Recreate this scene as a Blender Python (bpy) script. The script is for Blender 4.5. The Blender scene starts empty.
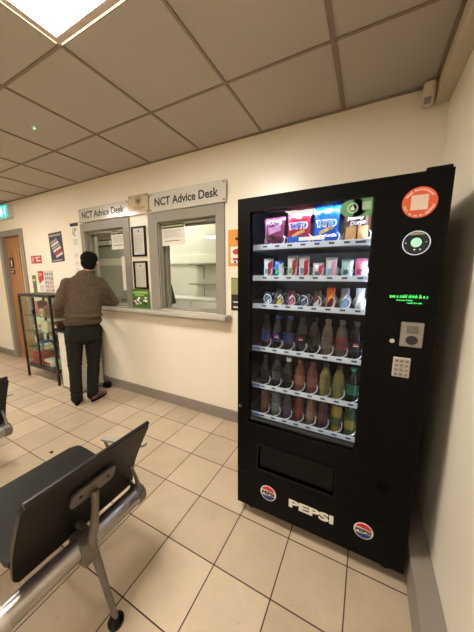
import bpy, bmesh, math, random
from mathutils import Vector, Matrix, noise
random.seed(7)
C = bpy.context.scene.collection
SC = bpy.context.scene

# ------------------------------------------------------------------ materials
def lin(c):
    o = []
    for v in c[:3]:
        v = v/255.0
        o.append(v/12.92 if v <= .04045 else ((v+.055)/1.055)**2.4)
    return (*o, 1.0)
MATS = {}
def mat(name, col, rough=.5, metal=0.0, var=.06, scale=30, bump=0.0, bscale=120, emit=0.0, ecol=None, spec=.5, coat=0.0):
    if name in MATS: return MATS[name]
    m = bpy.data.materials.new(name); m.use_nodes = True
    nt = m.node_tree; N = nt.nodes; L = nt.links
    b = N['Principled BSDF']
    c = lin(col)
    tc = N.new('ShaderNodeTexCoord')
    nz = N.new('ShaderNodeTexNoise'); nz.inputs['Scale'].default_value = scale; nz.inputs['Detail'].default_value = 3
    L.new(tc.outputs['Object'], nz.inputs['Vector'])
    cr = N.new('ShaderNodeMix'); cr.data_type = 'RGBA'
    cr.inputs[6].default_value = (*[v*(1-var) for v in c[:3]], 1)
    cr.inputs[7].default_value = (*[min(1, v*(1+var)) for v in c[:3]], 1)
    L.new(nz.outputs['Fac'], cr.inputs[0]); L.new(cr.outputs[2], b.inputs['Base Color'])
    b.inputs['Roughness'].default_value = rough; b.inputs['Metallic'].default_value = metal
    b.inputs['Specular IOR Level'].default_value = spec
    if coat: b.inputs['Coat Weight'].default_value = coat; b.inputs['Coat Roughness'].default_value = .05
    if emit:
        b.inputs['Emission Color'].default_value = lin(ecol or col); b.inputs['Emission Strength'].default_value = emit
    if bump:
        n2 = N.new('ShaderNodeTexNoise'); n2.inputs['Scale'].default_value = bscale; n2.inputs['Detail'].default_value = 4
        L.new(tc.outputs['Object'], n2.inputs['Vector'])
        bp = N.new('ShaderNodeBump'); bp.inputs['Strength'].default_value = bump; bp.inputs['Distance'].default_value = .002
        L.new(n2.outputs['Fac'], bp.inputs['Height']); L.new(bp.outputs['Normal'], b.inputs['Normal'])
    MATS[name] = m
    return m
def glass(name, tint=(255,255,255), refl=1.0, rough=0.0):
    if name in MATS: return MATS[name]
    m = bpy.data.materials.new(name); m.use_nodes = True
    nt = m.node_tree; N = nt.nodes; L = nt.links
    for n in list(N): N.remove(n)
    out = N.new('ShaderNodeOutputMaterial'); mx = N.new('ShaderNodeMixShader')
    tr = N.new('ShaderNodeBsdfTransparent'); tr.inputs[0].default_value = lin(tint)
    gl = N.new('ShaderNodeBsdfGlossy'); gl.inputs['Roughness'].default_value = rough
    fr = N.new('ShaderNodeFresnel'); fr.inputs[0].default_value = 1.5
    mu = N.new('ShaderNodeMath'); mu.operation = 'MULTIPLY'; mu.inputs[1].default_value = refl
    ge = N.new('ShaderNodeNewGeometry'); fb = N.new('ShaderNodeMath'); fb.operation = 'SUBTRACT'; fb.inputs[0].default_value = 1
    L.new(ge.outputs['Backfacing'], fb.inputs[1]); m3 = N.new('ShaderNodeMath'); m3.operation = 'MULTIPLY'
    L.new(fr.outputs[0], mu.inputs[0]); L.new(mu.outputs[0], m3.inputs[0]); L.new(fb.outputs[0], m3.inputs[1]); L.new(m3.outputs[0], mx.inputs[0])
    L.new(tr.outputs[0], mx.inputs[1]); L.new(gl.outputs[0], mx.inputs[2]); L.new(mx.outputs[0], out.inputs[0])
    MATS[name] = m
    return m
def tile_floor():
    m = bpy.data.materials.new('ceramic_floor_tiles'); m.use_nodes = True
    nt = m.node_tree; N = nt.nodes; L = nt.links; b = N['Principled BSDF']
    tc = N.new('ShaderNodeTexCoord'); sp = N.new('ShaderNodeSeparateXYZ'); L.new(tc.outputs['Object'], sp.inputs[0])
    def M(op, a, bb=None, c=None):
        n = N.new('ShaderNodeMath'); n.operation = op
        for i, v in enumerate((a, bb, c)):
            if v is None: continue
            if isinstance(v, (int, float)): n.inputs[i].default_value = v
            else: L.new(v, n.inputs[i])
        return n.outputs[0]
    t = .2981
    ux = M('DIVIDE', M('ADD', sp.outputs[0], 1.1799), t)
    uy = M('DIVIDE', M('ADD', sp.outputs[1], -(2.0498-.8701)), t)
    dx = M('ABSOLUTE', M('SUBTRACT', ux, M('ROUND', ux)))
    dy = M('ABSOLUTE', M('SUBTRACT', uy, M('ROUND', uy)))
    d = M('MINIMUM', dx, dy)
    g = N.new('ShaderNodeMapRange'); g.inputs[1].default_value = .007; g.inputs[2].default_value = .012
    L.new(d, g.inputs[0])                               # 0 in the grout, 1 on the tile
    fl = N.new('ShaderNodeCombineXYZ'); L.new(M('FLOOR', ux), fl.inputs[0]); L.new(M('FLOOR', uy), fl.inputs[1])
    wn = N.new('ShaderNodeTexWhiteNoise'); wn.noise_dimensions = '3D'; L.new(fl.outputs[0], wn.inputs['Vector'])
    nz = N.new('ShaderNodeTexNoise'); nz.inputs['Scale'].default_value = 5; nz.inputs['Detail'].default_value = 6; nz.inputs['Roughness'].default_value = .65
    L.new(tc.outputs['Object'], nz.inputs['Vector'])
    f = M('ADD', M('MULTIPLY', wn.outputs[0], .35), M('MULTIPLY', nz.outputs['Fac'], .65))
    cr = N.new('ShaderNodeValToRGB'); cr.color_ramp.elements[0].position = .2; cr.color_ramp.elements[1].position = .8
    cr.color_ramp.elements[0].color = lin((176,157,131)); cr.color_ramp.elements[1].color = lin((209,191,163))
    L.new(f, cr.inputs[0])
    # small dark scuffs
    n3 = N.new('ShaderNodeTexNoise'); n3.inputs['Scale'].default_value = 26; n3.inputs['Detail'].default_value = 5
    mp = N.new('ShaderNodeMapping'); mp.inputs['Scale'].default_value = (.55, 1.4, 1); mp.inputs['Rotation'].default_value = (0,0,.7)
    L.new(tc.outputs['Object'], mp.inputs[0]); L.new(mp.outputs[0], n3.inputs['Vector'])
    s = N.new('ShaderNodeMapRange'); s.inputs[1].default_value = .70; s.inputs[2].default_value = .78; L.new(n3.outputs['Fac'], s.inputs[0])
    m1 = N.new('ShaderNodeMix'); m1.data_type = 'RGBA'; L.new(M('MULTIPLY', s.outputs[0], .5), m1.inputs[0]); L.new(cr.outputs[0], m1.inputs[6]); m1.inputs[7].default_value = lin((90,76,62))
    m2 = N.new('ShaderNodeMix'); m2.data_type = 'RGBA'; L.new(g.outputs[0], m2.inputs[0]); m2.inputs[6].default_value = lin((62,46,36)); L.new(m1.outputs[2], m2.inputs[7])
    L.new(m2.outputs[2], b.inputs['Base Color'])
    r = N.new('ShaderNodeMapRange'); r.inputs[3].default_value = .8; r.inputs[4].default_value = .33; L.new(g.outputs[0], r.inputs[0]); L.new(r.outputs[0], b.inputs['Roughness'])
    bp = N.new('ShaderNodeBump'); bp.inputs['Strength'].default_value = .5; bp.inputs['Distance'].default_value = .002
    L.new(M('ADD', g.outputs[0], M('MULTIPLY', nz.outputs['Fac'], .25)), bp.inputs['Height']); L.new(bp.outputs['Normal'], b.inputs['Normal'])
    return m
def perforated(name, col):
    m = mat(name, col, .48, .1, bump=0, spec=.3)
    nt = m.node_tree; N = nt.nodes; L = nt.links; b = N['Principled BSDF']
    tc = N.new('ShaderNodeTexCoord'); v = N.new('ShaderNodeTexVoronoi'); v.inputs['Scale'].default_value = 190; v.inputs['Randomness'].default_value = 0
    L.new(tc.outputs['Object'], v.inputs['Vector'])
    r = N.new('ShaderNodeMapRange'); r.inputs[1].default_value = .25; r.inputs[2].default_value = .4; L.new(v.outputs['Distance'], r.inputs[0])
    bp = N.new('ShaderNodeBump'); bp.inputs['Strength'].default_value = .25; bp.inputs['Distance'].default_value = .001
    L.new(r.outputs[0], bp.inputs['Height']); L.new(bp.outputs['Normal'], b.inputs['Normal'])
    return m

WALL = mat('cream_gloss_paint', (238,229,208), .29, var=.03, scale=3, bump=.10, bscale=60)
WALLR = WALL
CEIL = mat('mineral_ceiling_tile', (184,176,166), .9, var=.05, scale=150, bump=.5, bscale=300)
TEE = mat('painted_ceiling_tee', (140,124,108), .6)
GREY = mat('grey_painted_wood', (142,135,122), .45, bump=.1)
SKIRT = mat('grey_skirting_paint', (138,128,117), .45, var=.1, scale=12)
FLOOR = tile_floor()
BLACK = mat('black_powder_coat', (6,6,6), .38, bump=.2, bscale=400, spec=.10)
BLACK2 = mat('black_plastic', (8,8,8), .35, spec=.15)
LINER = mat('dark_liner', (34,37,44), .4)
ALU = mat('brushed_aluminium', (176,172,166), .28, .9, scale=60)
DALU = mat('cast_grey_metal', (120,114,106), .42, .6)
CHROME = mat('chrome', (210,210,210), .12, 1.0)
WOOD = None
WHITE = mat('white_plastic', (226,224,216), .4)
PAPER = mat('white_paper', (232,229,216), .7)
INK = mat('black_ink', (26,26,28), .6)

# ------------------------------------------------------------------ mesh helpers
class G:
    def __init__(s): s.b = bmesh.new()
    def box(s, x0, x1, y0, y1, z0, z1, bev=0.0, seg=2):
        r = bmesh.ops.create_cube(s.b, size=1.0)
        for v in r['verts']:
            v.co = Vector(((x0+x1)/2+v.co.x*(x1-x0), (y0+y1)/2+v.co.y*(y1-y0), (z0+z1)/2+v.co.z*(z1-z0)))
        if bev:
            ed = list({e for v in r['verts'] for e in v.link_edges})
            bmesh.ops.bevel(s.b, geom=ed, offset=bev, segments=seg, profile=.5, affect='EDGES')
        return s
    def obox(s, M, sx, sy, sz, bev=0.0):       # box centred in the frame M
        r = bmesh.ops.create_cube(s.b, size=1.0)
        for v in r['verts']: v.co = M @ Vector((v.co.x*sx, v.co.y*sy, v.co.z*sz))
        if bev:
            ed = list({e for v in r['verts'] for e in v.link_edges})
            bmesh.ops.bevel(s.b, geom=ed, offset=bev, segments=2, profile=.5, affect='EDGES')
        return s
    def loft(s, rings, cap=True, close=False):
        vs = [[s.b.verts.new(p) for p in r] for r in rings]
        n = len(vs[0]); m = len(vs)
        for i in range(m if close else m-1):
            a, c = vs[i], vs[(i+1) % m]
            for j in range(n):
                s.b.faces.new((a[j], a[(j+1) % n], c[(j+1) % n], c[j]))
        if cap and not close:
            s.b.faces.new(list(reversed(vs[0]))); s.b.faces.new(vs[-1])
        return s
    def tube(s, pts, r, seg=10, flat=None):
        pts = [Vector(p) for p in pts]; n = len(pts)
        rr = r if isinstance(r, (list, tuple)) else [r]*n
        rings = []; up = None
        for i, p in enumerate(pts):
            t = (pts[min(i+1, n-1)]-pts[max(i-1, 0)]).normalized()
            if up is None: up = Vector((0,0,1)) if abs(t.z) < .9 else Vector((1,0,0))
            a = (up - t*up.dot(t)).normalized(); bb = t.cross(a); up = a
            rx, ry = (rr[i], rr[i]) if flat is None else (rr[i], rr[i]*flat)
            rings.append([p+a*rx*math.cos(2*math.pi*k/seg)+bb*ry*math.sin(2*math.pi*k/seg) for k in range(seg)])
        return s.loft(rings)
    def cyl(s, p0, p1, r0, r1=None, seg=24): return s.tube([p0, p1], [r0, r0 if r1 is None else r1], seg)
    def lathe(s, prof, c=(0,0,0), seg=24, sx=1, sy=1):
        c = Vector(c)
        rings = [[c+Vector((r*sx*math.cos(2*math.pi*k/seg), r*sy*math.sin(2*math.pi*k/seg), z)) for k in range(seg)] for r, z in prof]
        return s.loft(rings)
    def disc(s, c, r, axis='y', depth=.002, seg=40, rz=None):
        c = Vector(c); rz = rz or r
        rings = [[c+Vector((r*math.cos(2*math.pi*k/seg), d, rz*math.sin(2*math.pi*k/seg))) for k in range(seg)] for d in (0, -depth)]
        return s.loft(rings)
    def ring(s, c, r0, r1, depth=.002, seg=40, a0=0, a1=2*math.pi):
        c = Vector(c); full = abs(a1-a0-2*math.pi) < 1e-6
        rings = []
        for k in range(seg if full else seg+1):
            a = a0+(a1-a0)*k/seg
            ca, sa = math.cos(a), math.sin(a)
            rings.append([c+Vector((r0*ca,0,r0*sa)), c+Vector((r1*ca,0,r1*sa)), c+Vector((r1*ca,-depth,r1*sa)), c+Vector((r0*ca,-depth,r0*sa))])
        return s.loft(rings, cap=True, close=full)
    def prism(s, pts, y0, y1):      # outline in x,z extruded along y
        return s.loft([[Vector((x, y0, z)) for x, z in pts], [Vector((x, y1, z)) for x, z in pts]])
    def ell(s, c, r, M=None, u=14, v=10):
        m = Matrix.Translation(Vector(c)) @ (M or Matrix.Identity(4)) @ Matrix.Diagonal((*r, 1))
        new = s.b.verts.new; fc = s.b.faces.new
        T_ = new(m @ Vector((0,0,1))); B_ = new(m @ Vector((0,0,-1)))
        R_ = [[new(m @ Vector((math.sin(math.pi*j/v)*math.cos(2*math.pi*i/u), math.sin(math.pi*j/v)*math.sin(2*math.pi*i/u), math.cos(math.pi*j/v)))) for i in range(u)] for j in range(1, v)]
        for i in range(u):
            k = (i+1) % u
            fc((T_, R_[0][i], R_[0][k])); fc((B_, R_[-1][k], R_[-1][i]))
            for j in range(v-2): fc((R_[j][i], R_[j+1][i], R_[j+1][k], R_[j][k]))
        return s
    def cap(s, p0, p1, r0, r1, fx=1, fy=1, fz=1, M=None):
        p0 = Vector(p0); p1 = Vector(p1); d = (p1-p0).length
        n = max(2, int(d/(min(r0, r1)*.4))+1)
        for i in range(n+1):
            t = i/n; r = r0+(r1-r0)*t
            s.ell(p0.lerp(p1, t), (r*fx, r*fy, r*fz), M, 12, 8)
        return s

ORG = {}
def tag(o, label=None, cat=None, group=None, kind=None):
    if label: o['label'] = label
    if cat: o['category'] = cat
    if group: o['group'] = group
    if kind: o['kind'] = kind
    return o
def thing(name, label, cat, loc, group=None, rz=0):
    o = bpy.data.objects.new(name, None); C.objects.link(o); o.empty_display_size = .1
    o.location = loc; o.rotation_euler = (0,0,rz); ORG[o] = Vector(loc)
    return tag(o, label, cat, group)
def obj(name, g, m, parent=None, loc=None, smooth=False, local=False, angle=None):
    b = g.b if isinstance(g, G) else g
    bmesh.ops.recalc_face_normals(b, faces=b.faces[:])
    me = bpy.data.meshes.new(name)
    if parent is not None:
        off = Vector((0,0,0)) if local else ORG[parent]
        ORG_ = ORG[parent]
    else:
        if loc is None:
            xs = [v.co for v in b.verts]
            loc = Vector(((min(c.x for c in xs)+max(c.x for c in xs))/2, (min(c.y for c in xs)+max(c.y for c in xs))/2, min(c.z for c in xs)))
        off = Vector(loc); ORG_ = off
    for v in b.verts: v.co -= off
    b.to_mesh(me); b.free()
    ms = m if isinstance(m, (list, tuple)) else [m]
    for q in ms: me.materials.append(q)
    if smooth:
        for p in me.polygons: p.use_smooth = True
        try: me.set_sharp_from_angle(angle=math.radians(angle or 40))
        except Exception: pass
    o = bpy.data.objects.new(name, me); C.objects.link(o)
    if parent is not None: o.parent = parent
    else: o.location = off
    ORG[o] = ORG_
    return o
def struct(name, g, m, parent=None, loc=(0,0,0)):
    o = obj(name, g, m, parent, loc=loc)
    if parent is None: o['kind'] = 'structure'
    return o
def copy_tree(o, parent=None):
    c = o.copy(); C.objects.link(c); c.parent = parent
    for ch in o.children: copy_tree(ch, c)
    return c
TS = bpy.data.scenes.new('workshop')
def evaluated_bm(o):
    TS.collection.objects.link(o); vl = TS.view_layers[0]; vl.update(); dg = vl.depsgraph
    me = bpy.data.meshes.new_from_object(o.evaluated_get(dg))
    b = bmesh.new(); b.from_mesh(me); bpy.data.meshes.remove(me); bpy.data.objects.remove(o)
    return b
def text_bm(body, size, bold=0.0, depth=.001, align='CENTER', shear=0, space=1.0):
    cu = bpy.data.curves.new('lettering', 'FONT'); cu.body = body; cu.size = size; cu.extrude = depth/2
    cu.offset = bold; cu.align_x = align; cu.align_y = 'CENTER'; cu.shear = shear; cu.space_character = space; cu.resolution_u = 3
    b = evaluated_bm(bpy.data.objects.new('lettering', cu)); bpy.data.curves.remove(cu)
    return b
def text(name, body, size, c, m, parent, bold=0.0, width=None, height=None, rot=0, align='CENTER', fn=None, local=False, sx=1, sy=1, shear=0, depth=.001, face='-y'):
    b = text_bm(body, size, bold, depth, align, shear)
    xs = [v.co.x for v in b.verts]; ys = [v.co.y for v in b.verts]
    w, h = max(xs)-min(xs), max(ys)-min(ys); mx, my = (max(xs)+min(xs))/2, (max(ys)+min(ys))/2
    kx = width/w if width else sx; ky = height/h if height else (kx if width else sy)
    ca, sa = math.cos(rot), math.sin(rot)
    for v in b.verts:
        x, y, z = (v.co.x-mx)*kx, (v.co.y-my)*ky, v.co.z
        x, y = x*ca-y*sa, x*sa+y*ca
        p = Vector((c[0]+x, c[1]-z, c[2]+y))
        if fn: p.y = fn(p.x, p.z)-.0012-z
        v.co = p
    return obj(name, b, m, parent, local=local)
def blob(name, g, voxel, smooth, m, parent, post=None, post_smooth=True):
    me = bpy.data.meshes.new(name); g.b.to_mesh(me); g.b.free()
    o = bpy.data.objects.new(name, me)
    r = o.modifiers.new('r', 'REMESH'); r.mode = 'VOXEL'; r.voxel_size = voxel
    s = o.modifiers.new('s', 'SMOOTH'); s.iterations = smooth; s.factor = .5
    b = evaluated_bm(o); bpy.data.meshes.remove(me)
    if post:
        b.normal_update()
        for v in b.verts: v.co = post(v.co.copy(), v.normal.copy())
    o = obj(name, b, m, parent, local=True, smooth=True, angle=80)
    return o

# ================================================================== THE ROOM
D = 2.05; H = 2.555; XR = .35; XL = -6.15; YB = -6.6; T = .13
YO = 3.20                                   # far wall of the office behind the windows
struct('floor', G().box(XL, XR+.1, YB, YO+.2, -.05, 0), FLOOR)
g = G().box(XL-.1, XR+.1, YB-.1, YO+.2, H+.004, H+.03)
LX0, LX1 = -1.4305, -.8305
struct('ceiling', g, CEIL)
# T-bar grid
gc = G()
cols = [-.2305-.6*k for k in range(0, 10)]
rows = [2.0498-.5813-.5884*j for j in range(0, 14)]
for k, x in enumerate(cols):
    w = .008 if k else .013
    gc.box(x-w, x+w, YB, D, H-.003, H+.003)
    if k == 0: gc.box(x-.0035, x+.0035, YB, D, H-.0045, H-.003)
for y in rows: gc.box(XL, .28, y-.0075, y+.0075, H-.0025, H+.003)
gc.box(XL, .30, D-.014, D, H-.006, H+.003); gc.box(.262, .28, YB, D, H-.006, H+.003)
struct('trim_1', gc, TEE)

def wall_with_holes(x0, x1, y0, y1, z0, z1, holes):
    xs = sorted({x0, x1, *[h[0] for h in holes], *[h[1] for h in holes]})
    zs = sorted({z0, z1, *[h[2] for h in holes], *[h[3] for h in holes]})
    g = G()
    for i in range(len(xs)-1):
        for j in range(len(zs)-1):
            cx, cz = (xs[i]+xs[i+1])/2, (zs[j]+zs[j+1])/2
            if any(h[0] < cx < h[1] and h[2] < cz < h[3] for h in holes): continue
            g.box(xs[i], xs[i+1], y0, y1, zs[j], zs[j+1])
    return g
W0 = (-3.19, -2.49, 1.075, 1.975); W1 = (-1.975, -1.266, 1.075, 1.975)
struct('wall_back', wall_with_holes(XL, XR, D, D+T, 0, H+.004, [W0, W1, (-5.44, -4.78, 0, 2.075)]), WALL)
struct('wall_right', G().box(XR, XR+.1, YB, YO+.1, 0, H+.004), WALLR)
struct('wall_left', G().box(XL-.1, XL, YB, YO+.1, 0, H+.004), WALL)
struct('wall_front', G().box(XL, XR, YB-.1, YB, 0, H+.004), WALL)
OFFW = mat('office_wall_paint', (216,215,202), .5, var=.03, scale=4)
struct('wall_office', G().box(XL, XR, YO, YO+.1, 0, H+.004), OFFW)
struct('baseboard_back', G().box(-4.72, XR-.085, D-.02, D, 0, .112, .004).box(XL, -5.5, D-.02, D, 0, .112, .004), SKIRT)
struct('baseboard_right', G().box(XR-.085, XR, YB, D, 0, .165, .004), SKIRT)
struct('baseboard_left', G().box(XL, XL+.02, YB, D, 0, .112, .004), SKIRT)
TRUNK = mat('cream_trunking', (206,192,168), .5)
struct('trim_2', G().box(.28, XR, YB, D, 2.452, H, .004), TRUNK)

# --- door in the back wall
wd = bpy.data.materials.new('oak_veneer'); wd.use_nodes = True
_n = wd.node_tree.nodes; _l = wd.node_tree.links
_tc = _n.new('ShaderNodeTexCoord'); _mp = _n.new('ShaderNodeMapping'); _mp.inputs['Scale'].default_value = (14, 14, 1.2)
_w = _n.new('ShaderNodeTexNoise'); _w.inputs['Scale'].default_value = 2.5; _w.inputs['Detail'].default_value = 6
_c = _n.new('ShaderNodeValToRGB'); _c.color_ramp.elements[0].color = lin((140,92,48)); _c.color_ramp.elements[1].color = lin((184,130,76))
_c.color_ramp.elements[0].position = .3; _c.color_ramp.elements[1].position = .7
_l.new(_tc.outputs['Object'], _mp.inputs[0]); _l.new(_mp.outputs[0], _w.inputs['Vector']); _l.new(_w.outputs['Fac'], _c.inputs[0]); _l.new(_c.outputs[0], _n['Principled BSDF'].inputs['Base Color'])
_n['Principled BSDF'].inputs['Roughness'].default_value = .4
dr = bpy.data.objects.new('door_1', None); C.objects.link(dr); dr.location = (-5.11, D, 0); ORG[dr] = Vector((-5.11, D, 0)); dr['kind'] = 'structure'
obj('door_frame', G().box(-5.50, -5.41, D-.018, D+T, 0, 2.05, .003).box(-4.81, -4.72, D-.018, D+T, 0, 2.05, .003).box(-5.50, -4.72, D-.018, D+T, 2.05, 2.142, .003), GREY, dr)
leaf = obj('door_leaf', wall_with_holes(-5.40, -4.82, D+.04, D+.085, .01, 2.045, [(-5.0, -4.92, 1.0, 1.84)]), wd, dr)
obj('vision_glass', G().box(-5.0, -4.92, D+.055, D+.062, 1.0, 1.84), mat('frosted_lit_glass', (232,228,210), .3), dr)
obj('glazing_bead', G().box(-5.015, -5.0, D+.03, D+.042, .985, 1.855).box(-4.92, -4.905, D+.03, D+.042, .985, 1.855).box(-5.0, -4.92, D+.03, D+.042, 1.84, 1.855).box(-5.0, -4.92, D+.03, D+.042, .985, 1.0), mat('pale_bead', (196,150,92), .4), dr)
obj('handle', G().tube([(-4.87, D+.04, 1.0), (-4.87, D-.01, 1.0), (-4.88, D-.02, 1.0), (-4.98, D-.02, 1.0)], .009), CHROME, dr)
s = obj('door_sign', G().box(-5.335, -5.215, D+.034, D+.04, 1.555, 1.725, .002), BLACK2, dr)
gg = G().ell((-5.275, D+.032, 1.69), (.012, .002, .012)).box(-5.295, -5.255, D+.031, D+.034, 1.63, 1.675).box(-5.289, -5.278, D+.031, D+.034, 1.58, 1.63).box(-5.272, -5.261, D+.031, D+.034, 1.58, 1.63)
obj('sign_figure', gg, PAPER, s)
s = obj('door_sign', G().box(-5.335, -5.215, D+.034, D+.04, 1.458, 1.525, .002), BLACK2, dr)
obj('sign_lines', G().box(-5.31, -5.24, D+.031, D+.034, 1.495, 1.507).box(-5.31, -5.255, D+.031, D+.034, 1.475, 1.484), PAPER, s)

# --- service windows
OLIVE = mat('grey_window_frame', (146,141,126), .4, var=.04)
PANE = glass('window_glass', (251,252,250), 1.0)
for i, (hx0, hx1, hz0, hz1) in enumerate((W0, W1)):
    o0, o1 = (-3.268, -2.392) if i == 0 else (-2.10, -1.173)
    w = bpy.data.objects.new('window_%d' % (i+1), None); C.objects.link(w); w.location = ((hx0+hx1)/2, D, hz0); ORG[w] = Vector(w.location); w['kind'] = 'structure'
    f = G()
    yf = D-.016
    f.box(o0, hx0, yf, D+.002, 1.07, 2.07, .002).box(hx1, o1, yf, D+.002, 1.07, 2.07, .002).box(hx0, hx1, yf, D+.002, hz1, 2.07, .002)
    f.box(hx0, hx0+.006, D+.002, D+T, hz0, hz1).box(hx1-.006, hx1, D+.002, D+T, hz0, hz1).box(hx0, hx1, D+.002, D+T, hz1-.006, hz1).box(hx0, hx1, D+.002, D+T, hz0-.004, hz0+.012)
    # sliding tracks and the inner stile
    f.box(hx0+.006, hx0+.022, D+.03, D+.045, hz0, hz1).box(hx0+.006, hx0+.03, D+.09, D+T, hz0, hz1).box(hx0, hx1, D+.03, D+.045, hz1-.03, hz1-.006).box(hx0, hx1, D+.09, D+.105, hz1-.045, hz1-.006)
    obj('window_frame', f, OLIVE, w)
    obj('window_glass', G().box(hx0+.01, hx1-.006, D+.034, D+.039, hz0+.012, hz1-.006), PANE, w)
    obj('clamp', G().box(hx1-.12, hx1-.02, D+.015, D+.03, hz1-.045, hz1-.012, .003), DALU, w)
SILL = mat('pale_grey_sill', (182,177,163), .35)
tag(obj('service_sill', G().box(-3.30, -1.105, D-.13, D-.0165, 1.035, 1.072, .005).box(-3.28, -1.13, D-.10, D-.0165, 1.015, 1.035, .002), SILL), 'long pale grey counter sill under both service windows', 'sill')

# ------------------------------------------------------------------ signs above the windows
ACR = mat('satin_acrylic', (204,200,186), .18, coat=.3)
LET = mat('sign_lettering', (34,33,32), .5)
for (x0, x1, z0, z1, lab) in ((-3.29, -2.40, 2.092, 2.250, 'long acrylic sign reading NCT Advice Desk above the window where the man leans'),
                              (-2.078, -1.178, 2.084, 2.266, 'long acrylic sign reading NCT Advice Desk above the window nearer the vending machine')):
    t = thing('desk_sign', lab, 'sign', ((x0+x1)/2, D-.03, z0), 'advice desk signs')
    obj('panel', G().box(x0, x1, D-.03, D-.024, z0, z1, .001), ACR, t)
    for x in (x0+.02, x1-.02):
        for z in (z0+.02, z1-.02): obj('standoff', G().cyl((x, D-.035, z), (x, D, z), .007, seg=12), CHROME, t)
    xx = (x0+x1)/2
    text('lettering', 'NCT Advice Desk', .1, (xx-.005, D-.031, (z0+z1)/2), LET, t, bold=.0023, width=.755 if x0 > -3 else .745, height=.079)
    t.location.x += .033 if x0 > -3 else .045; t.location.z -= .010
t = thing('crest_sign', 'small clear acrylic plaque with a round gold crest between the two long signs', 'sign', (-2.24, D-.03, 2.09))
obj('panel', G().box(-2.385, -2.098, D-.030, D-.025, 2.088, 2.282, .001), mat('clear_acrylic_back', (205,190,158), .12, coat=.5), t)
GOLD = mat('crest_gold', (150,132,66), .5); GRN = mat('crest_green', (74,92,60), .5)
cr = obj('crest', G().ring((-2.24, D-.031, 2.222), .036, .044).ring((-2.24, D-.031, 2.222), .026, .029), GOLD, t)
obj('crest_arms', G().prism([(-2.262, 2.236), (-2.218, 2.236), (-2.222, 2.212), (-2.24, 2.196), (-2.258, 2.212)], D-.031, D-.033), GRN, cr)
obj('caption', G().box(-2.31, -2.17, D-.032, D-.0305, 2.158, 2.166).box(-2.33, -2.15, D-.032, D-.0305, 2.143, 2.150).box(-2.30, -2.18, D-.032, D-.0305, 2.129, 2.134), GOLD, t)
for x in (-2.365, -2.118):
    for z in (2.108, 2.262): obj('standoff', G().cyl((x, D-.036, z), (x, D, z), .007, seg=12), CHROME, t)

t.location.x += .033; t.location.z -= .010
# ------------------------------------------------------------------ papers, posters
def lines(x0, x1, zt, zb, y, n, seed=1, th=.32, ragged=.3):
    r = random.Random(seed); g = G(); step = (zt-zb)/n
    for i in range(n):
        z = zt-step*i
        e = x1-(x1-x0)*ragged*r.random()*(1 if i % 3 == 2 else .3)
        g.box(x0, e, y-.0008, y, z-step*th, z)
    return g
GREYINK = mat('grey_print', (120,118,112), .6); LGREY = mat('light_grey_print', (172,169,160), .6)
REDP = mat('red_print', (196,42,44), .5); GREENP = mat('green_print', (92,136,48), .5); BLUEP = mat('blue_print', (42,66,120), .5)
DGREEN = mat('dark_green_print', (52,66,40), .5)
def framed(z0, z1, lab, seed):
    t = thing('framed_notice', lab, 'frame', (-2.25, D-.03, z0), 'framed notices between the windows')
    x0, x1 = -2.355, -2.148
    obj('frame', G().box(x0, x0+.018, D-.022, D-.001, z0, z1, .002).box(x1-.018, x1, D-.022, D-.001, z0, z1, .002).box(x0+.018, x1-.018, D-.022, D-.001, z0, z0+.018, .002).box(x0+.018, x1-.018, D-.022, D-.001, z1-.018, z1, .002), BLACK2, t)
    p = obj('page', G().box(x0+.018, x1-.018, D-.010, D-.001, z0+.018, z1-.018), mat('notice_page_%d' % seed, (208,206,196) if seed == 2 else (196,194,176), .3), t)
    obj('print', lines(x0+.035, x1-.04, z1-.09, z0+.05, D-.010, 9, seed), LGREY, p)
    obj('emblem', G().disc(((x0+x1)/2, D-.010, z1-.05), .012), GREYINK, p)
framed(1.644, 1.960, 'black framed certificate between the windows, upper of the two', 2)
framed(1.288, 1.592, 'black framed certificate between the windows, lower one above the green leaflet', 3)
t = thing('leaflet', 'green leaflet with a black and white photo standing on the sill between the windows', 'leaflet', (-2.26, D-.03, 1.072))
obj('card', G().box(-2.382, -2.125, D-.035, D-.030, 1.072, 1.282), mat('leaflet_green', (72,112,44), .35), t)
obj('title_band', G().box(-2.37, -2.14, D-.037, D-.035, 1.235, 1.262).box(-2.34, -2.19, D-.037, D-.035, 1.212, 1.226), mat('leaf_light_green', (150,190,90), .4), t)
r = random.Random(4); gg = G(); gk = G()
for i in range(26):
    x = -2.36+.21*r.random(); z = 1.115+.075*r.random(); (gg if i % 2 else gk).ell((x, D-.036, z), (.008+.016*r.random(), .0014, .006+.01*r.random()), u=8, v=6)
obj('photo_patches', gg, PAPER, t); obj('photo_patches', gk, INK, t)

def notice(x0, x1, z0, z1, lab, seed, n=7):
    t = thing('notice', lab, 'notice', ((x0+x1)/2, D+.03, z0), 'notices on the service glass')
    obj('paper', G().box(x0, x1, D+.0305, D+.0328, z0, z1), PAPER, t)
    obj('header', G().box(x0+.008, x1-.008, D+.029, D+.0305, z1-.055, z1-.012), DGREEN, t)
    h = obj('header_print', G().disc((x0+.028, D+.029, z1-.034), .012, depth=.001).box(x0+.05, x1-.02, D+.028, D+.029, z1-.040, z1-.028), mat('gold_print', (196,188,130), .5), t)
    obj('print', lines(x0+.035, x1-.03, z1-.075, z0+.075, D+.0305, n, seed, .35), LGREY, t)
    obj('footer_print', lines(x0+.04, x1-.05, z0+.05, z0+.035, D+.0305, 1, seed, .5), mat('brown_print', (150,96,70), .6), t)
notice(-1.955, -1.655, 1.742, 1.968, 'paper notice with dark green header on the glass nearer the vending machine', 5)
notice(-2.752, -2.496, 1.742, 1.966, 'paper notice with dark green header on the glass above the man', 6)
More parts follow.
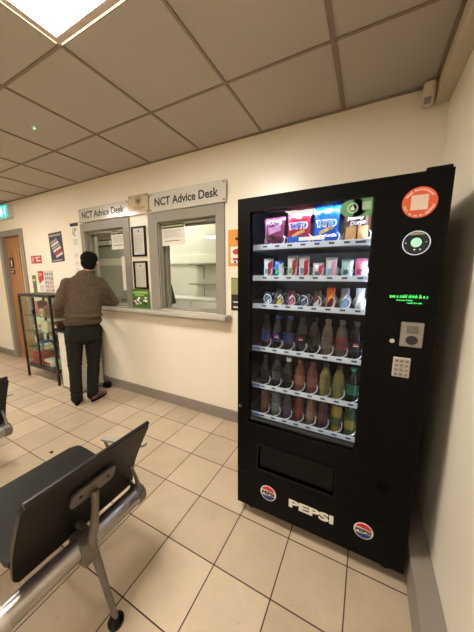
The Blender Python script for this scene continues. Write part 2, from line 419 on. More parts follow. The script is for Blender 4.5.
tag(obj('paper_sheet', G().box(-2.60, -2.50, D+.030, D+.0328, 1.262, 1.655), PAPER), 'tall narrow blank sheet taped to the glass right of the man', 'paper')

t = thing('fire_sign', 'small red fire action sign on the cream wall beside the door', 'sign', (-4.415, D, 1.615))
obj('plate', G().box(-4.56, -4.275, D-.004, D, 1.613, 1.727), mat('fire_red', (190,30,36), .4), t)
obj('icons', G().box(-4.545, -4.47, D-.006, D-.004, 1.635, 1.64).box(-4.545, -4.47, D-.006, D-.004, 1.705, 1.71).ring((-4.507, D-.004, 1.672), .016, .024).box(-4.44, -4.30, D-.006, D-.004, 1.695, 1.707).box(-4.43, -4.36, D-.006, D-.004, 1.672, 1.684).box(-4.41, -4.30, D-.006, D-.004, 1.64, 1.66), PAPER, t)

def rotpts(c, a, pts):
    return [(c[0]+x*math.cos(a)-z*math.sin(a), c[1]+x*math.sin(a)+z*math.cos(a)) for x, z in pts]
t = thing('poster', 'dark poster with slanting white and red lettering hung above the flyers', 'poster', (-3.855, D, 1.62))
cc = (-3.857, 1.820); a = .045
def R4(x0, x1, z0, z1): return rotpts(cc, a, [(x0, z0), (x1, z0), (x1, z1), (x0, z1)])
obj('sheet', G().prism(R4(-.158, .158, -.198, .198), D-.004, D), mat('poster_dark', (66,62,60), .45), t)
obj('picture', G().prism(R4(-.12, .12, -.155, .13), D-.0055, D-.004), mat('poster_blue', (44,52,84), .45), t)
obj('heading', G().prism(R4(-.14, .14, .150, .170), D-.006, D-.004).prism(R4(-.12, .10, -.182, -.168), D-.006, D-.004), LGREY, t)
for i, (w_, mm) in enumerate(((.085, LGREY), (.095, PAPER), (.10, LGREY), (.10, PAPER), (.09, REDP), (.085, PAPER))):
    z = .095-.042*i; x = -.02+.010*i
    b = rotpts(cc, a+.25, [(-w_+x, z-.016), (w_+x, z-.016), (w_+x, z+.014), (-w_+x, z+.014)])
    gg = G()
    for k in range(5):
        x0 = -w_+x+2*w_*k/5
        gg.prism(rotpts(cc, a+.25, [(x0+.003, z-.016), (x0+2*w_/5-.006, z-.016), (x0+2*w_/5-.003, z+.014), (x0+.006, z+.014)]), D-.007, D-.0055)
    obj('slogan', gg, mm, t)
t = thing('notice_strip', 'tall white strip of symbols with a dark header beside the left service window', 'notice', (-3.41, D, 1.48))
obj('paper', G().box(-3.492, -3.325, D-.003, D, 1.44, 2.085), PAPER, t)
obj('header', G().box(-3.492, -3.325, D-.005, D-.003, 2.06, 2.10), INK, t)
gg = G().ring((-3.405, D-.003, 1.99), .04, .048, a0=.6, a1=5.4, seg=30).tube([(-3.44, D-.004, 1.955), (-3.375, D-.004, 2.03)], .005, 6)
gg.b.faces.ensure_lookup_table()
obj('symbol', gg, GREYINK, t)
gg = G()
for z in (1.885, 1.86, 1.835): gg.box(-3.45, -3.36, D-.0042, D-.003, z, z+.010)
for z in (1.66, 1.56, 1.47):
    gg.ring((-3.41, D-.003, z+.03), .030, .035, seg=6).box(-3.435, -3.39, D-.0042, D-.003, z+.026, z+.033)
obj('symbols', gg, LGREY, t)
t = thing('poster', 'narrow green flyer with a small photo low on the wall by the door', 'flyer', (-4.545, D, 1.17), 'flyers above the display cabinet')
obj('sheet', G().box(-4.60, -4.495, D-.003, D, 1.17, 1.44), GREENP, t)
obj('photo', G().box(-4.595, -4.50, D-.0045, D-.003, 1.245, 1.315).box(-4.59, -4.53, D-.0045, D-.003, 1.40, 1.43), mat('flyer_photo', (96,100,110), .5), t)
obj('stripe', G().box(-4.59, -4.505, D-.0045, D-.003, 1.36, 1.375), PAPER, t)
t = thing('poster', 'red and white flyer on the wall between the green flyer and the icon notice', 'flyer', (-4.34, D, 1.17), 'flyers above the display cabinet')
obj('sheet', G().box(-4.425, -4.265, D-.003, D, 1.17, 1.505), PAPER, t)
obj('red_panel', G().box(-4.42, -4.27, D-.0045, D-.003, 1.38, 1.50).prism([(-4.42, 1.38), (-4.27, 1.38), (-4.40, 1.31)], D-.0045, D-.003), REDP, t)
gg = G().box(-4.40, -4.31, D-.006, D-.0045, 1.455, 1.465).box(-4.40, -4.33, D-.006, D-.0045, 1.43, 1.44)
obj('title', gg, PAPER, t)
obj('print', lines(-4.40, -4.285, 1.29, 1.20, D-.003, 5, 8), GREYINK, t)
t = thing('poster', 'white notice covered in small grey and pink icons behind the cabinet top', 'flyer', (-4.14, D, 1.16), 'flyers above the display cabinet')
obj('sheet', G().box(-4.255, -4.025, D-.003, D, 1.16, 1.505), mat('pale_sheet', (206,200,190), .6), t)
r = random.Random(3); g1, g2 = G(), G()
for i in range(4):
    for j in range(5):
        x = -4.235+.055*i+.01*r.random(); z = 1.46-.06*j
        (g1 if r.random() < .6 else g2).box(x, x+.022+.01*r.random(), D-.0045, D-.003, z-.02*r.random()-.01, z+.012)
obj('icons', g1, GREYINK, t); obj('icons', g2, mat('pink_print', (206,120,128), .5), t)
t = thing('poster', 'orange poster with a white panel partly hidden behind the vending machine', 'poster', (-1.03, D, 1.52))
obj('sheet', G().box(-1.140, -.90, D-.004, D, 1.52, 1.835), mat('poster_orange', (214,146,46), .45), t)
obj('panel', G().box(-1.115, -.92, D-.0055, D-.004, 1.545, 1.69), PAPER, t)
obj('picture', G().ell((-1.05, D-.006, 1.645), (.045, .001, .025)).box(-1.09, -.95, D-.0065, D-.0055, 1.57, 1.59), REDP, t)
obj('dots', G().disc((-1.055, D-.004, 1.755), .014).disc((-1.07, D-.0055, 1.555), .010), INK, t)
t = thing('poster', 'small dark and green photo poster under the orange poster, by the vending machine', 'poster', (-1.0, D, 1.11))
obj('sheet', G().box(-1.112, -.90, D-.004, D, 1.115, 1.415), mat('poster_black', (34,32,30), .45), t)
obj('picture', G().box(-1.112, -.90, D-.0055, D-.004, 1.265, 1.41), mat('poster_sage', (150,150,96), .5), t)
obj('caption', G().box(-1.09, -.94, D-.0055, D-.004, 1.14, 1.155).box(-1.09, -.99, D-.0055, D-.004, 1.19, 1.20), PAPER, t)

# ------------------------------------------------------------------ exit sign, ceiling things
t = thing('exit_sign', 'lit green running man exit sign box high above the door', 'sign', (-5.15, D-.03, 2.30))
obj('housing', G().box(-5.38, -4.925, D-.07, D, 2.305, 2.50, .004), WHITE, t)
obj('lit_face', G().box(-5.372, -4.933, D-.073, D-.070, 2.312, 2.493), mat('exit_green', (0,150,150), .4, emit=.45, ecol=(0,176,180)), t)
gg = G(); yy = D-.0745
gg.ell((-4.992, yy, 2.463), (.013, .0012, .013))
for p, q, w_ in (((-4.995, 2.445), (-5.005, 2.40), .011), ((-5.0, 2.44), (-5.03, 2.42), .006), ((-4.995, 2.44), (-4.965, 2.425), .006), ((-5.005, 2.40), (-4.98, 2.37), .008), ((-4.98, 2.37), (-4.99, 2.335), .007), ((-5.005, 2.40), (-5.03, 2.375), .008), ((-5.03, 2.375), (-5.055, 2.375), .006)):
    gg.tube([(p[0], yy, p[1]), (q[0], yy, q[1])], w_, 8, .12)
WEM = mat('exit_white', (235,255,250), .4, emit=.5, ecol=(220,255,250))
obj('running_figure', gg, WEM, t)
obj('doorway_symbol', G().box(-5.15, -5.09, yy-.001, D-.073, 2.335, 2.47), WEM, t)
obj('arrow', G().prism([(-5.33, 2.40), (-5.27, 2.45), (-5.27, 2.42), (-5.20, 2.42), (-5.20, 2.38), (-5.27, 2.38), (-5.27, 2.35)], yy, D-.073), WEM, t)

t = thing('motion_sensor', 'small cream motion sensor where the trunking meets wall and ceiling', 'sensor', (.235, D, 2.40))
M = Matrix.Translation((.242, D-.052, 2.485)) @ Matrix.Rotation(.28, 4, 'X') @ Matrix.Rotation(-.25, 4, 'Z')
obj('housing', G().obox(M, .062, .05, .125, .014), TRUNK, t)
obj('bracket', G().box(.225, .255, D-.03, D, 2.48, 2.51, .003), TRUNK, t)
M2 = M @ Matrix.Translation((0, -.0255, -.030))
obj('lens', G().obox(M2, .034, .004, .034, .001), mat('sensor_lens', (128,120,106), .3), t)
t = thing('ceiling_detector', 'tiny ceiling detector with a glowing green light', 'detector', (-2.352, 1.184, H))
obj('dome', G().lathe([(.001, -.010), (.012, -.008), (.018, 0), (.018, .004)], (-2.352, 1.184, H+.0005), 20), WHITE, t)
obj('green_light', G().ell((-2.352, 1.184, H-.011), (.006, .006, .003)), mat('green_led', (120,255,190), .4, emit=2), t)

# --- ceiling light panels
LAMP = mat('lit_diffuser', (255,250,240), .5, emit=16.5, ecol=(255,246,236))
EDGE_LIGHT = mat('painted_tee_light', (255,244,214), .5, emit=.9, ecol=(255,226,170))  # glow colour standing in for lamplight on the tee edges
LFR = mat('light_frame', (214,196,186), .5)
def ceiling_light(x0, y1, lab):
    x1, y0 = x0+.600, y1-.5884
    t = thing('ceiling_light', lab, 'light', ((x0+x1)/2, (y0+y1)/2, H), 'square ceiling light panels')
    w = .032; e = .010
    X0, X1, Y0, Y1 = x0+e, x1-e, y0+e, y1-e
    fr = obj('frame', G().box(X0, X0+w, Y0, Y1, H-.010, H, .002).box(X1-w, X1, Y0, Y1, H-.010, H, .002).box(X0+w, X1-w, Y0, Y0+w, H-.010, H, .002).box(X0+w, X1-w, Y1-w, Y1, H-.010, H, .002), LFR, t)
    obj('diffuser', G().box(X0+w, X1-w, Y0+w, Y1-w, H-.007, H-.001), LAMP, t)
    obj('painted_edge_light', G().box(x0+.001, x0+.0055, y0+.02, y1-.02, H-.006, H-.001).box(x1-.0055, x1-.001, y0+.02, y1-.02, H-.006, H-.001).box(x0+.02, x1-.02, y1-.0055, y1-.001, H-.006, H-.001), EDGE_LIGHT, t)  # glowing strips imitate light caught along the tee edges
rb = lambda j: 2.0498-.5813-.5884*j
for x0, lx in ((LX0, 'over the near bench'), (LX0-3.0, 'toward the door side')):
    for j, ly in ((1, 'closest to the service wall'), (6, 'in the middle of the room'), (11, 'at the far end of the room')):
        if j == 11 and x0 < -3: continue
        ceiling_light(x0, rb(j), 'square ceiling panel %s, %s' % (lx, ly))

# ================================================================== OFFICE BEHIND THE GLASS
struct('trim_3', G().box(-5.9, .3, YO-.03, YO, 1.615, 1.745, .004), mat('dado_trunking', (236,234,218), .4))
t = thing('added_office_light', 'added unseen ceiling panel lighting the office behind the glass', 'light', (-2.7, 2.7, H))  # lamp out of view, added because the office needs light
obj('frame', G().box(-3.3, -2.1, 2.45, 2.95, H-.012, H+.002, .002), LFR, t)
obj('diffuser', G().box(-3.27, -2.13, 2.48, 2.92, H-.016, H-.012), mat('added_office_diffuser', (255,255,250), .5, emit=3.6, ecol=(250,248,236)), t)
for z, lb in ((1.585, 'upper'), (1.30, 'lower')):
    t = thing('wall_shelf', 'small pale shelf on the office wall, %s of the two' % lb, 'shelf', (-2.1, YO-.1, z), 'office wall shelves')
    obj('board', G().box(-2.34, -1.72, YO-.20, YO, z, z+.022, .002), mat('shelf_board', (142,140,124), .4), t)
    for x in (-2.2, -1.86): obj('bracket', G().box(x-.005, x+.005, YO-.015, YO, z-.20, z).box(x-.005, x+.005, YO-.17, YO, z-.014, z), mat('shelf_bracket', (176,174,160), .4), t)
t = thing('office_cupboard', 'low white cupboard standing along the office wall behind the glass', 'cupboard', (-2.3, 2.98, 0))
obj('carcass', G().box(-3.3, -1.0, 2.80, YO-.031, 0, 1.10, .003), WHITE, t)
obj('top', G().box(-3.32, -.98, 2.78, YO-.031, 1.10, 1.125, .003), WHITE, t)
for k in range(4):
    d_ = obj('door', G().box(-3.29+.573*k, -3.29+.573*k+.565, 2.782, 2.80, .08, 1.09, .003), WHITE, t)
    obj('handle', G().box(-3.29+.573*k+.51, -3.29+.573*k+.525, 2.765, 2.782, .8, .95, .003), DALU, d_)
t = thing('monitor', 'black computer monitor seen edge on through the glass nearer the machine', 'monitor', (-2.27, 2.50, 1.06))
M = Matrix.Translation((-2.265, 2.46, 1.19)) @ Matrix.Rotation(.30, 4, 'Z') @ Matrix.Rotation(-.22, 4, 'Y')
obj('screen', G().obox(M, .035, .34, .26, .006), BLACK2, t)
obj('stand', G().tube([(-2.27, 2.47, 1.13), (-2.29, 2.47, .962)], .018), BLACK2, t)
obj('base', G().lathe([(.001, .962), (.10, .962), (.10, .972), (.03, .98), (.001, .98)], (-2.29, 2.47, 0), 20), BLACK2, t)
tag(obj('office_desk', G().box(-3.4, -1.0, D+T+.002, 2.62, .93, .96, .003).box(-3.35, -3.31, 2.2, 2.6, 0, .93).box(-1.09, -1.05, 2.2, 2.6, 0, .93), mat('desk_top', (206,202,188), .4)), 'pale desk running along the inside of the service windows', 'desk')
dr2 = bpy.data.objects.new('door_2', None); C.objects.link(dr2); dr2.location = (-4.1, YO, 0); ORG[dr2] = Vector((-4.1, YO, 0)); dr2['kind'] = 'structure'
OD = mat('office_door_paint', (176,178,162), .45)
obj('door_frame', G().box(-4.68, -4.61, YO-.035, YO, 0, 2.15).box(-3.76, -3.69, YO-.035, YO, 0, 2.15).box(-4.68, -3.69, YO-.035, YO, 2.15, 2.21), mat('office_frame', (150,150,138), .4), dr2)
obj('door_leaf', G().box(-4.605, -3.765, YO-.025, YO, .01, 2.145), OD, dr2)
obj('door_closer', G().box(-4.56, -4.20, YO-.075, YO-.025, 1.985, 2.06, .004), WHITE, dr2)
obj('closer_backplate', G().box(-4.58, -4.16, YO-.032, YO-.025, 1.96, 2.085), INK, dr2)
obj('handle', G().tube([(-3.85, YO-.025, 1.0), (-3.85, YO-.07, 1.0), (-3.97, YO-.07, 1.0)], .009), CHROME, dr2)

# ================================================================== VENDING MACHINE
VX0, VX1, VY, VZ0, VZ1 = -.618, .249, 1.212, .062, 1.824
WX0, WX1, WZ0, WZ1 = -.549, .000, .612, 1.750          # the glazed opening
vm = thing('vending_machine', 'tall black snack and drinks vending machine with a lit glass front against the wall', 'vending machine', (-.185, 1.6, 0))
sh = G()
sh.box(VX0, VX0+.03, VY+.045, 2.00, VZ0, VZ1).box(VX1-.03, VX1, VY+.045, 2.00, VZ0, VZ1).box(VX0+.03, VX1-.03, VY+.045, 2.00, VZ1-.03, VZ1).box(VX0+.03, VX1-.03, VY+.045, 2.00, VZ0, VZ0+.03)
sh.box(VX0+.03, VX1-.03, 1.97, 2.00, VZ0+.03, VZ1-.03)
obj('cabinet', sh, BLACK, vm)
ln = G().box(-.588, -.583, VY+.05, 1.80, .56, 1.79).box(.010, .016, VY+.05, 1.80, .56, 1.79).box(-.583, .010, 1.795, 1.80, .56, 1.79).box(-.583, .010, VY+.05, 1.795, 1.785, 1.79).box(-.583, .010, VY+.05, 1.795, .56, .566)
obj('inner_lining', ln, LINER, vm)
dg_ = wall_with_holes(VX0, VX1, VY, VY+.042, VZ0+.225, VZ1-.006, [(WX0, WX1, WZ0, WZ1), (-.484, -.076, .338, .484)])
door = obj('front_door', dg_, BLACK, vm)
obj('kick_panel', G().box(VX0, VX1, VY-.002, VY+.042, VZ0, VZ0+.222, .003), BLACK, vm)
obj('window_trim', G().box(WX0-.006, WX0, VY-.002, VY+.03, WZ0-.006, WZ1+.006).box(WX1, WX1+.006, VY-.002, VY+.03, WZ0-.006, WZ1+.006).box(WX0, WX1, VY-.002, VY+.03, WZ1, WZ1+.006).box(WX0, WX1, VY-.002, VY+.03, WZ0-.006, WZ0), BLACK2, vm)
obj('window_glass', G().box(WX0, WX1, VY+.004, VY+.009, WZ0, WZ1), glass('vending_glass', (240,243,246), .45), vm)
gb = G().box(-.545, -.004, VY+.014, VY+.03, .618, .632, .002)
for x in (-.36, -.18): gb.box(x-.001, x+.001, VY+.013, VY+.03, .60, .617)
obj('lower_rail', gb, mat('dark_rail', (48,46,44), .4), vm)
# delivery flap
fl = obj('delivery_flap', G().box(-.480, -.080, VY+.012, VY+.02, .342, .480, .002), mat('flap_plastic', (10,10,9), .35, spec=.15), vm)
obj('flap_frame', G().box(-.492, -.484, VY-.006, VY+.02, .330, .492, .001).box(-.076, -.068, VY-.006, VY+.02, .330, .492, .001).box(-.484, -.076, VY-.006, VY+.02, .484, .492, .001).box(-.484, -.076, VY-.006, VY+.02, .330, .338, .001), BLACK2, vm)
text('embossed_lettering', 'PUSH', .05, (-.28, VY+.0125, .418), mat('embossed_black', (22,22,21), .35), fl, width=.30, height=.045, bold=.001, depth=.0003)
obj('flap_recess', G().box(-.484, -.076, VY+.04, VY+.05, .338, .484), BLACK2, vm)
obj('hinge', G().box(.165, .243, VY+.002, VY+.06, VZ1-.006, VZ1+.006, .002).box(.12, .165, VY+.02, VY+.06, VZ1-.006, VZ1, .001), BLACK2, vm)
for x in (VX0+.07, VX1-.07):
    for y in (VY+.08, 1.92):
        obj('foot', G().lathe([(.001, 0), (.034, 0), (.034, .012), (.016, .022), (.012, .064), (.001, .064)], (x, y, 0), 20), BLACK2, vm)
lk = obj('lock', G().cyl((-.598, VY-.008, .70), (-.598, VY+.004, .70), .0105, seg=20), CHROME, vm)
obj('key_slot', G().box(-.5995, -.5965, VY-.0092, VY-.008, .693, .707), INK, lk)
# trays, price rails, coils
RAIL = mat('price_rail', (226,236,246), .3)
rails = [1.583, 1.424, 1.275, 1.036, .818, .640]
TY = 1.262
for i, z in enumerate(rails):
    tr = obj('tray', G().box(-.580, .006, TY+.004, 1.62, z-.016, z-.012).box(-.580, -.577, TY+.004, 1.62, z-.012, z+.02).box(.003, .006, TY+.004, 1.62, z-.012, z+.02), mat('tray_steel', (120,124,130), .4, .4), vm)
    pr_ = obj('price_rail', G().box(-.575, .004, TY-.002, TY+.004, z-.014, z+.012, .001), RAIL, tr)
    gt = G()
    for k in range(8):
        x = -.4825+.065*k
        gt.box(x-.014, x+.010, TY-.0028, TY-.002, z-.004, z+.005)
    if i == 0: gt.box(-.06, -.02, TY-.0034, TY-.0028, z-.006, z+.004)
    obj('price_marks', gt, mat('price_print', (70,84,110), .5), tr)
    if i >= 3:
        gb2 = G().box(-.57, -.50, TY-.0032, TY-.002, z-.010, z+.008)
        obj('blue_label', gb2, mat('blue_rail_label', (84,120,176), .4), tr)
WIRE = mat('coil_wire', (226,228,232), .3, .25)
for i, z in enumerate(rails):
    R_ = .0265 if i < 3 else .030
    for k in range(8):
        x = -.4825+.065*k; g = G(); pts = []
        n = 54
        for q in range(n+1):
            a = -math.pi/2+2*math.pi*3*q/n
            pts.append((x+R_*math.cos(a), TY+.016+.165*q/n, z+.006+R_+R_*math.sin(a)))
        g.tube(pts, .0027, 6)
        obj('coil', g, WIRE, vm, smooth=True)
# interior light strips
STRIP = mat('led_strip', (235,242,255), .4, emit=28.0, ecol=(226,236,255))
obj('led_strip', G().box(-.535, -.010, VY+.046, VY+.056, 1.764, 1.770), STRIP, vm)
STRIP2 = mat('led_strip_side', (235,242,255), .4, emit=19.0, ecol=(214,228,255))
STRIP3 = mat('led_strip_lower', (235,242,255), .4, emit=2.0, ecol=(200,220,255))
for x in (-.5825, .0055):
    obj('led_strip', G().box(x, x+.0035, VY+.047, VY+.053, 1.24, 1.75), STRIP2, vm)
    obj('led_strip', G().box(x, x+.0035, VY+.047, VY+.053, .64, 1.235), STRIP3, vm)
# front controls
yf = VY
st = obj('round_sticker', G().disc((.153, yf-.0005, 1.709), .056, depth=.001), mat('sticker_orange', (216,92,56), .45), vm)
obj('sticker_panel', G().box(.126, .180, yf-.0025, yf-.0015, 1.682, 1.736), mat('sticker_pale', (222,200,184), .5), st)
def arc_text(body, c, r, a0, a1, size, m, parent, name, inward=False):
    n = len(body)
    allb = bmesh.new()
    for i, ch in enumerate(body):
        if ch == ' ': continue
        a = a0+(a1-a0)*i/(n-1)
        b = text_bm(ch, size, .0005, .0006)
        rot = a-math.pi/2 if not inward else a+math.pi/2
        for v in b.verts:
            x, y, z = v.co
            v.co = Vector((c[0]+r*math.cos(a)+x*math.cos(rot)-y*math.sin(rot), c[1]-z, c[2]+r*math.sin(a)+x*math.sin(rot)+y*math.cos(rot)))
        me = bpy.data.meshes.new('t'); b.to_mesh(me); b.free(); allb.from_mesh(me); bpy.data.meshes.remove(me)
    return obj(name, allb, m, parent)
STX = mat('sticker_text', (240,206,190), .5)
arc_text('Need Assistance?', (.153, yf-.0018, 1.709), .0465, math.radians(150), math.radians(30), .0125, STX, st, 'sticker_lettering')
arc_text('Call us on 01-4099921', (.153, yf-.0018, 1.709), .0475, math.radians(195), math.radians(345), .0115, STX, st, 'sticker_lettering', True)
rg = obj('reader_display', G().disc((.156, yf-.0005, 1.560), .043, depth=.003), mat('reader_black', (12,16,24), .15), vm)
obj('reader_ring', G().ring((.156, yf-.002, 1.560), .0425, .0455, depth=.003), mat('reader_ring', (196,208,224), .3, emit=.12, ecol=(190,205,230)), rg)
obj('lit_disc', G().disc((.156, yf-.0038, 1.562), .0175, depth=.0008), mat('reader_glow', (120,200,140), .4, emit=.22, ecol=(176,240,190)), rg)
obj('top_segment', G().prism([(.156+.040*math.cos(a), 1.560+.040*math.sin(a)) for a in [math.radians(50+80*k/12) for k in range(13)]], yf-.0045, yf-.0036), mat('reader_segment', (150,152,110), .4), rg)
obj('lit_icons', G().box(.150, .155, yf-.0045, yf-.0036, 1.533, 1.538).box(.168, .173, yf-.0045, yf-.0036, 1.533, 1.538).box(.121, .124, yf-.0045, yf-.0036, 1.560, 1.563).box(.186, .189, yf-.0045, yf-.0036, 1.562, 1.565), mat('icon_white', (210,215,220), .4, emit=.15), rg)
dp = obj('message_display', G().box(.075, .222, yf-.002, yf+.001, 1.315, 1.375), mat('display_black', (5,5,5), .3, spec=.1), vm)
LED = mat('green_led_text', (90,255,130), .4, emit=.4, ecol=(60,220,90))
text('scrolling_text', 'ave a cold drink & a s', .02, (.150, yf-.0025, 1.354), LED, dp, bold=.0002, width=.128, height=.014)
text('scrolling_text', 'have your money', .02, (.138, yf-.0025, 1.3375), LED, dp, bold=.0003, width=.055, height=.008)
text('scrolling_text', 'ready for sale', .02, (.172, yf-.0025, 1.327), LED, dp, bold=.0003, width=.05, height=.007)
STEEL = mat('stainless_plate', (150,146,138), .38, .55)
cu = obj('coin_unit', G().box(.135, .213, yf-.008, yf+.002, 1.148, 1.250, .004), STEEL, vm)
obj('coin_slot_plate', G().box(.156, .196, yf-.011, yf-.008, 1.205, 1.235, .002).box(.174, .177, yf-.013, yf-.011, 1.21, 1.23), mat('steel_dark', (112,108,102), .4, .6), cu)
obj('coin_return', G().disc((.176, yf-.008, 1.177), .021, depth=.0015, rz=.019), INK, cu)
obj('return_button', G().cyl((.109, yf-.006, 1.167), (.109, yf+.001, 1.167), .0095, seg=20), CHROME, vm)
kp = obj('keypad', G().box(.120, .182, yf-.005, yf+.002, 1.014, 1.099, .003), mat('keypad_grey', (186,180,168), .4), vm)
KEY = mat('key_grey', (150,146,138), .4)
for rr, row in enumerate(('123', '456', '789', '*0#')):
    for c_, ch in enumerate(row):
        x = .1325+.0185*c_; z = 1.086-.0195*rr
        kk = obj('key', G().box(x-.0068, x+.0068, yf-.008, yf-.005, z-.0068, z+.0068, .001), KEY, kp)
        text('digit', ch, .01, (x, yf-.0083, z), INK, kk, bold=.0002, height=.0075, width=.004)
obj('small_vent', G().box(.108, .150, yf-.001, yf+.001, .452, .496), mat('vent_black', (4,4,4), .6, spec=.05), vm)
# brand marks on the kick panel
def roundel(cx, cz, R, y):
    b = obj('round_logo', G().disc((cx, y, cz), R, depth=.001, seg=48), PAPER, vm)
    r = R*.90
    def seg(a0, a1, wave):
        pts = [(cx+r*math.cos(math.radians(a0+(a1-a0)*k/18)), cz+r*math.sin(math.radians(a0+(a1-a0)*k/18))) for k in range(19)]
        x1, z1 = pts[-1]; x0, z0 = pts[0]
        for k in range(1, 9):
            t = k/9; pts.append((x1+(x0-x1)*t, z1+(z0-z1)*t+wave*math.sin(2*math.pi*t)))
        return pts
    obj('red_half', G().prism(seg(22, 158, R*.05), y-.002, y-.001), mat('logo_red', (206,28,44), .4), b)
    obj('blue_half', G().prism(seg(202, 338, R*.05), y-.002, y-.001), mat('logo_blue', (20,52,130), .4), b)
    text('lettering', 'PEPSI', .04, (cx, y-.002, cz), INK, b, bold=.0018, width=R*1.62, height=R*.42)
roundel(-.420, .200, .047, VY-.0022)
roundel(.070, .209, .043, VY-.0022)
text('wordmark', 'PEPSI', .08, (-.183, VY-.003, .196), PAPER, vm, bold=.0036, width=.232, height=.050)
# green round sticker inside the glass, upper right
gs = obj('green_sticker', G().disc((-.075, VY+.003, 1.715), .052, depth=.001, rz=.036).box(-.075, -.004, VY+.002, VY+.003, 1.679, 1.751), mat('sticker_green', (92,146,92), .4), vm)
obj('sticker_ring', G().ring((-.078, VY+.0018, 1.716), .017, .020, depth=.0006).prism([(-.088, 1.708), (-.068, 1.708), (-.078, 1.726)], VY+.0012, VY+.0018), mat('sticker_white', (206,226,206), .4), gs)
obj('sticker_panel', G().box(-.042, -.010, VY+.0012, VY+.0018, 1.704, 1.736), mat('sticker_pale_green', (150,180,150), .5), gs)
obj('white_label', G().box(-.30, -.185, VY+.0010, VY+.002, 1.596, 1.612), mat('label_white', (216,220,224), .4), vm)

# ------------------------------------------------------------------ products
def rail_x(k): return -.4825+.065*k
def pillow(name, lab, cat, x, z, w, h, t, m, group, y=TY+.045, lean=.0, top=True, extra=None):
    root = thing(name, lab, cat, (x, y, z), group)
    nx, nz = 12, 14
    g = G()
    def F(u, v):    # bulge, 0 at the seams
        return max(0, (1-abs(2*u-1)**2.4))**.55*max(0, (1-abs(2*v-1)**3.0))**.6
    rnd = random.Random(hash(lab) % 999)
    sd = Vector((rnd.random()*9, rnd.random()*9, 0))
    def P(u, v, s):
        ww = w*(1-.07*math.sin(math.pi*v))
        n_ = noise.noise(Vector((u*5, v*6, 0))+sd)*.006*(1 if s < 0 else .5)
        yy = s*(t/2*F(u, v)+.0006)+n_*F(u, v)+lean*(v-.5)
        zz = z+h*v+(.0025*math.sin(u*40) if v in (0, 1) else 0)
        return Vector((x+(u-.5)*ww, y+yy, zz))
    for s in (-1, 1):
        vs = [[g.b.verts.new(P(i/nx, j/nz, s)) for i in range(nx+1)] for j in range(nz+1)]
        for j in range(nz):
            for i in range(nx): g.b.faces.new((vs[j][i], vs[j][i+1], vs[j+1][i+1], vs[j+1][i]))
    bmesh.ops.remove_doubles(g.b, verts=g.b.verts[:], dist=.0013)
    body = obj('wrapper', g, m, root, smooth=True)
    def fn(px, pz):
        u = min(1, max(0, (px-x)/w+.5)); v = min(1, max(0, (pz-z)/h))
        return P(u, v, -1).y
    def patch(nm, mm, u0, u1, v0, v1, nn=10, skew=0):
        q = G()
        vs = []
        for j in range(nn+1):
            v = v0+(v1-v0)*j/nn
            vs.append([q.b.verts.new(P(u0+(u1-u0)*i/nn, min(1, max(0, v+skew*(i/nn-.5))), -1)+Vector((0, -.0010, 0))) for i in range(nn+1)])
        for j in range(nn):
            for i in range(nn): q.b.faces.new((vs[j][i], vs[j][i+1], vs[j+1][i+1], vs[j+1][i]))
        return obj(nm, q, mm, root, smooth=True)
    if extra: extra(root, patch, fn)
    return root
def foil(name, col): return mat(name, col, .28, .15, bump=.3, bscale=60, coat=.3)
def shade(c, k): return tuple(max(0, min(255, int(v*k))) for v in c)
TXW = mat('pack_white', (240,242,246), .35); TXB = mat('pack_blue', (28,92,196), .35)
zb = rails[0]-.0115
def ex_a(root, patch, fn):
    text('brand_lettering', 'HOOPS', .03, (rail_x(.5), 0, zb+.132), mat('pack_silver', (206,196,210), .3), root, bold=.001, width=.082, height=.024, fn=fn)
    patch('pale_swirl', foil('swirl_pink', (206,150,184)), .25, .85, .50, .72, skew=.12)
    patch('dark_band', foil('swirl_dark', (92,34,56)), .12, .9, .20, .42, skew=-.1)
def ex_b(lab_col, low):
    def f(root, patch, fn):
        X = root.location.x
        if low: patch('blue_base', foil('bag_low_blue', (24,104,190)), .04, .96, .02, .33)
        patch('chip_picture', mat('chip_gold', (220,178,104), .5), .25, .8, .36, .45, skew=.14)
        patch('mascot_free_emblem'[12:], mat('pack_olive', (160,160,70), .4), .42, .66, .80, .92)
        text('brand_lettering', 'TAYTO', .03, (X, 0, zb+.106), TXW, root, bold=.0034, width=.094, height=.036, fn=fn)
        text('brand_lettering', 'TAYTO', .03, (X, -.001, zb+.106), mat('pack_letter_%d%d%d' % lab_col, lab_col, .35), root, bold=.0008, width=.084, height=.026, fn=lambda a, b: fn(a, b)-.0014)
    return f
def ex_d(root, patch, fn):
    patch('orange_band', foil('band_orange', (214,130,54)), .03, .97, .78, .92)
    patch('crisp_picture', mat('crisp_tan', (214,160,100), .5), .08, .48, .10, .50); patch('crisp_picture', mat('crisp_tan', (214,160,100), .5), .55, .92, .14, .50)
    text('brand_lettering', 'Hunky', .03, (rail_x(6.5)-.005, 0, zb+.118), TXW, root, bold=.002, width=.074, height=.026, rot=.12, fn=fn, shear=.3)
    text('brand_lettering', 'Dorys', .03, (rail_x(6.5)+.002, 0, zb+.094), TXW, root, bold=.002, width=.066, height=.024, rot=.12, fn=fn, shear=.3)
G1 = 'crisp bags on the top tray'
pillow('crisp_bag', 'purple maroon crisp bag with pale lettering, leftmost on the top tray', 'crisps', rail_x(.5), zb, .115, .160, .05, foil('foil_maroon', (136,64,98)), G1, extra=ex_a)
pillow('crisp_bag', 'red crisp bag with a blue base and TAYTO lettering on the top tray', 'crisps', rail_x(2.5)-.004, zb, .120, .172, .05, foil('foil_red', (196,34,62)), G1, extra=ex_b((28,92,196), True))
pillow('crisp_bag', 'bright blue crisp bag with TAYTO lettering on the top tray', 'crisps', rail_x(4.5)-.002, zb, .122, .186, .05, foil('foil_blue', (14,96,208)), G1, extra=ex_b((60,150,230), False))
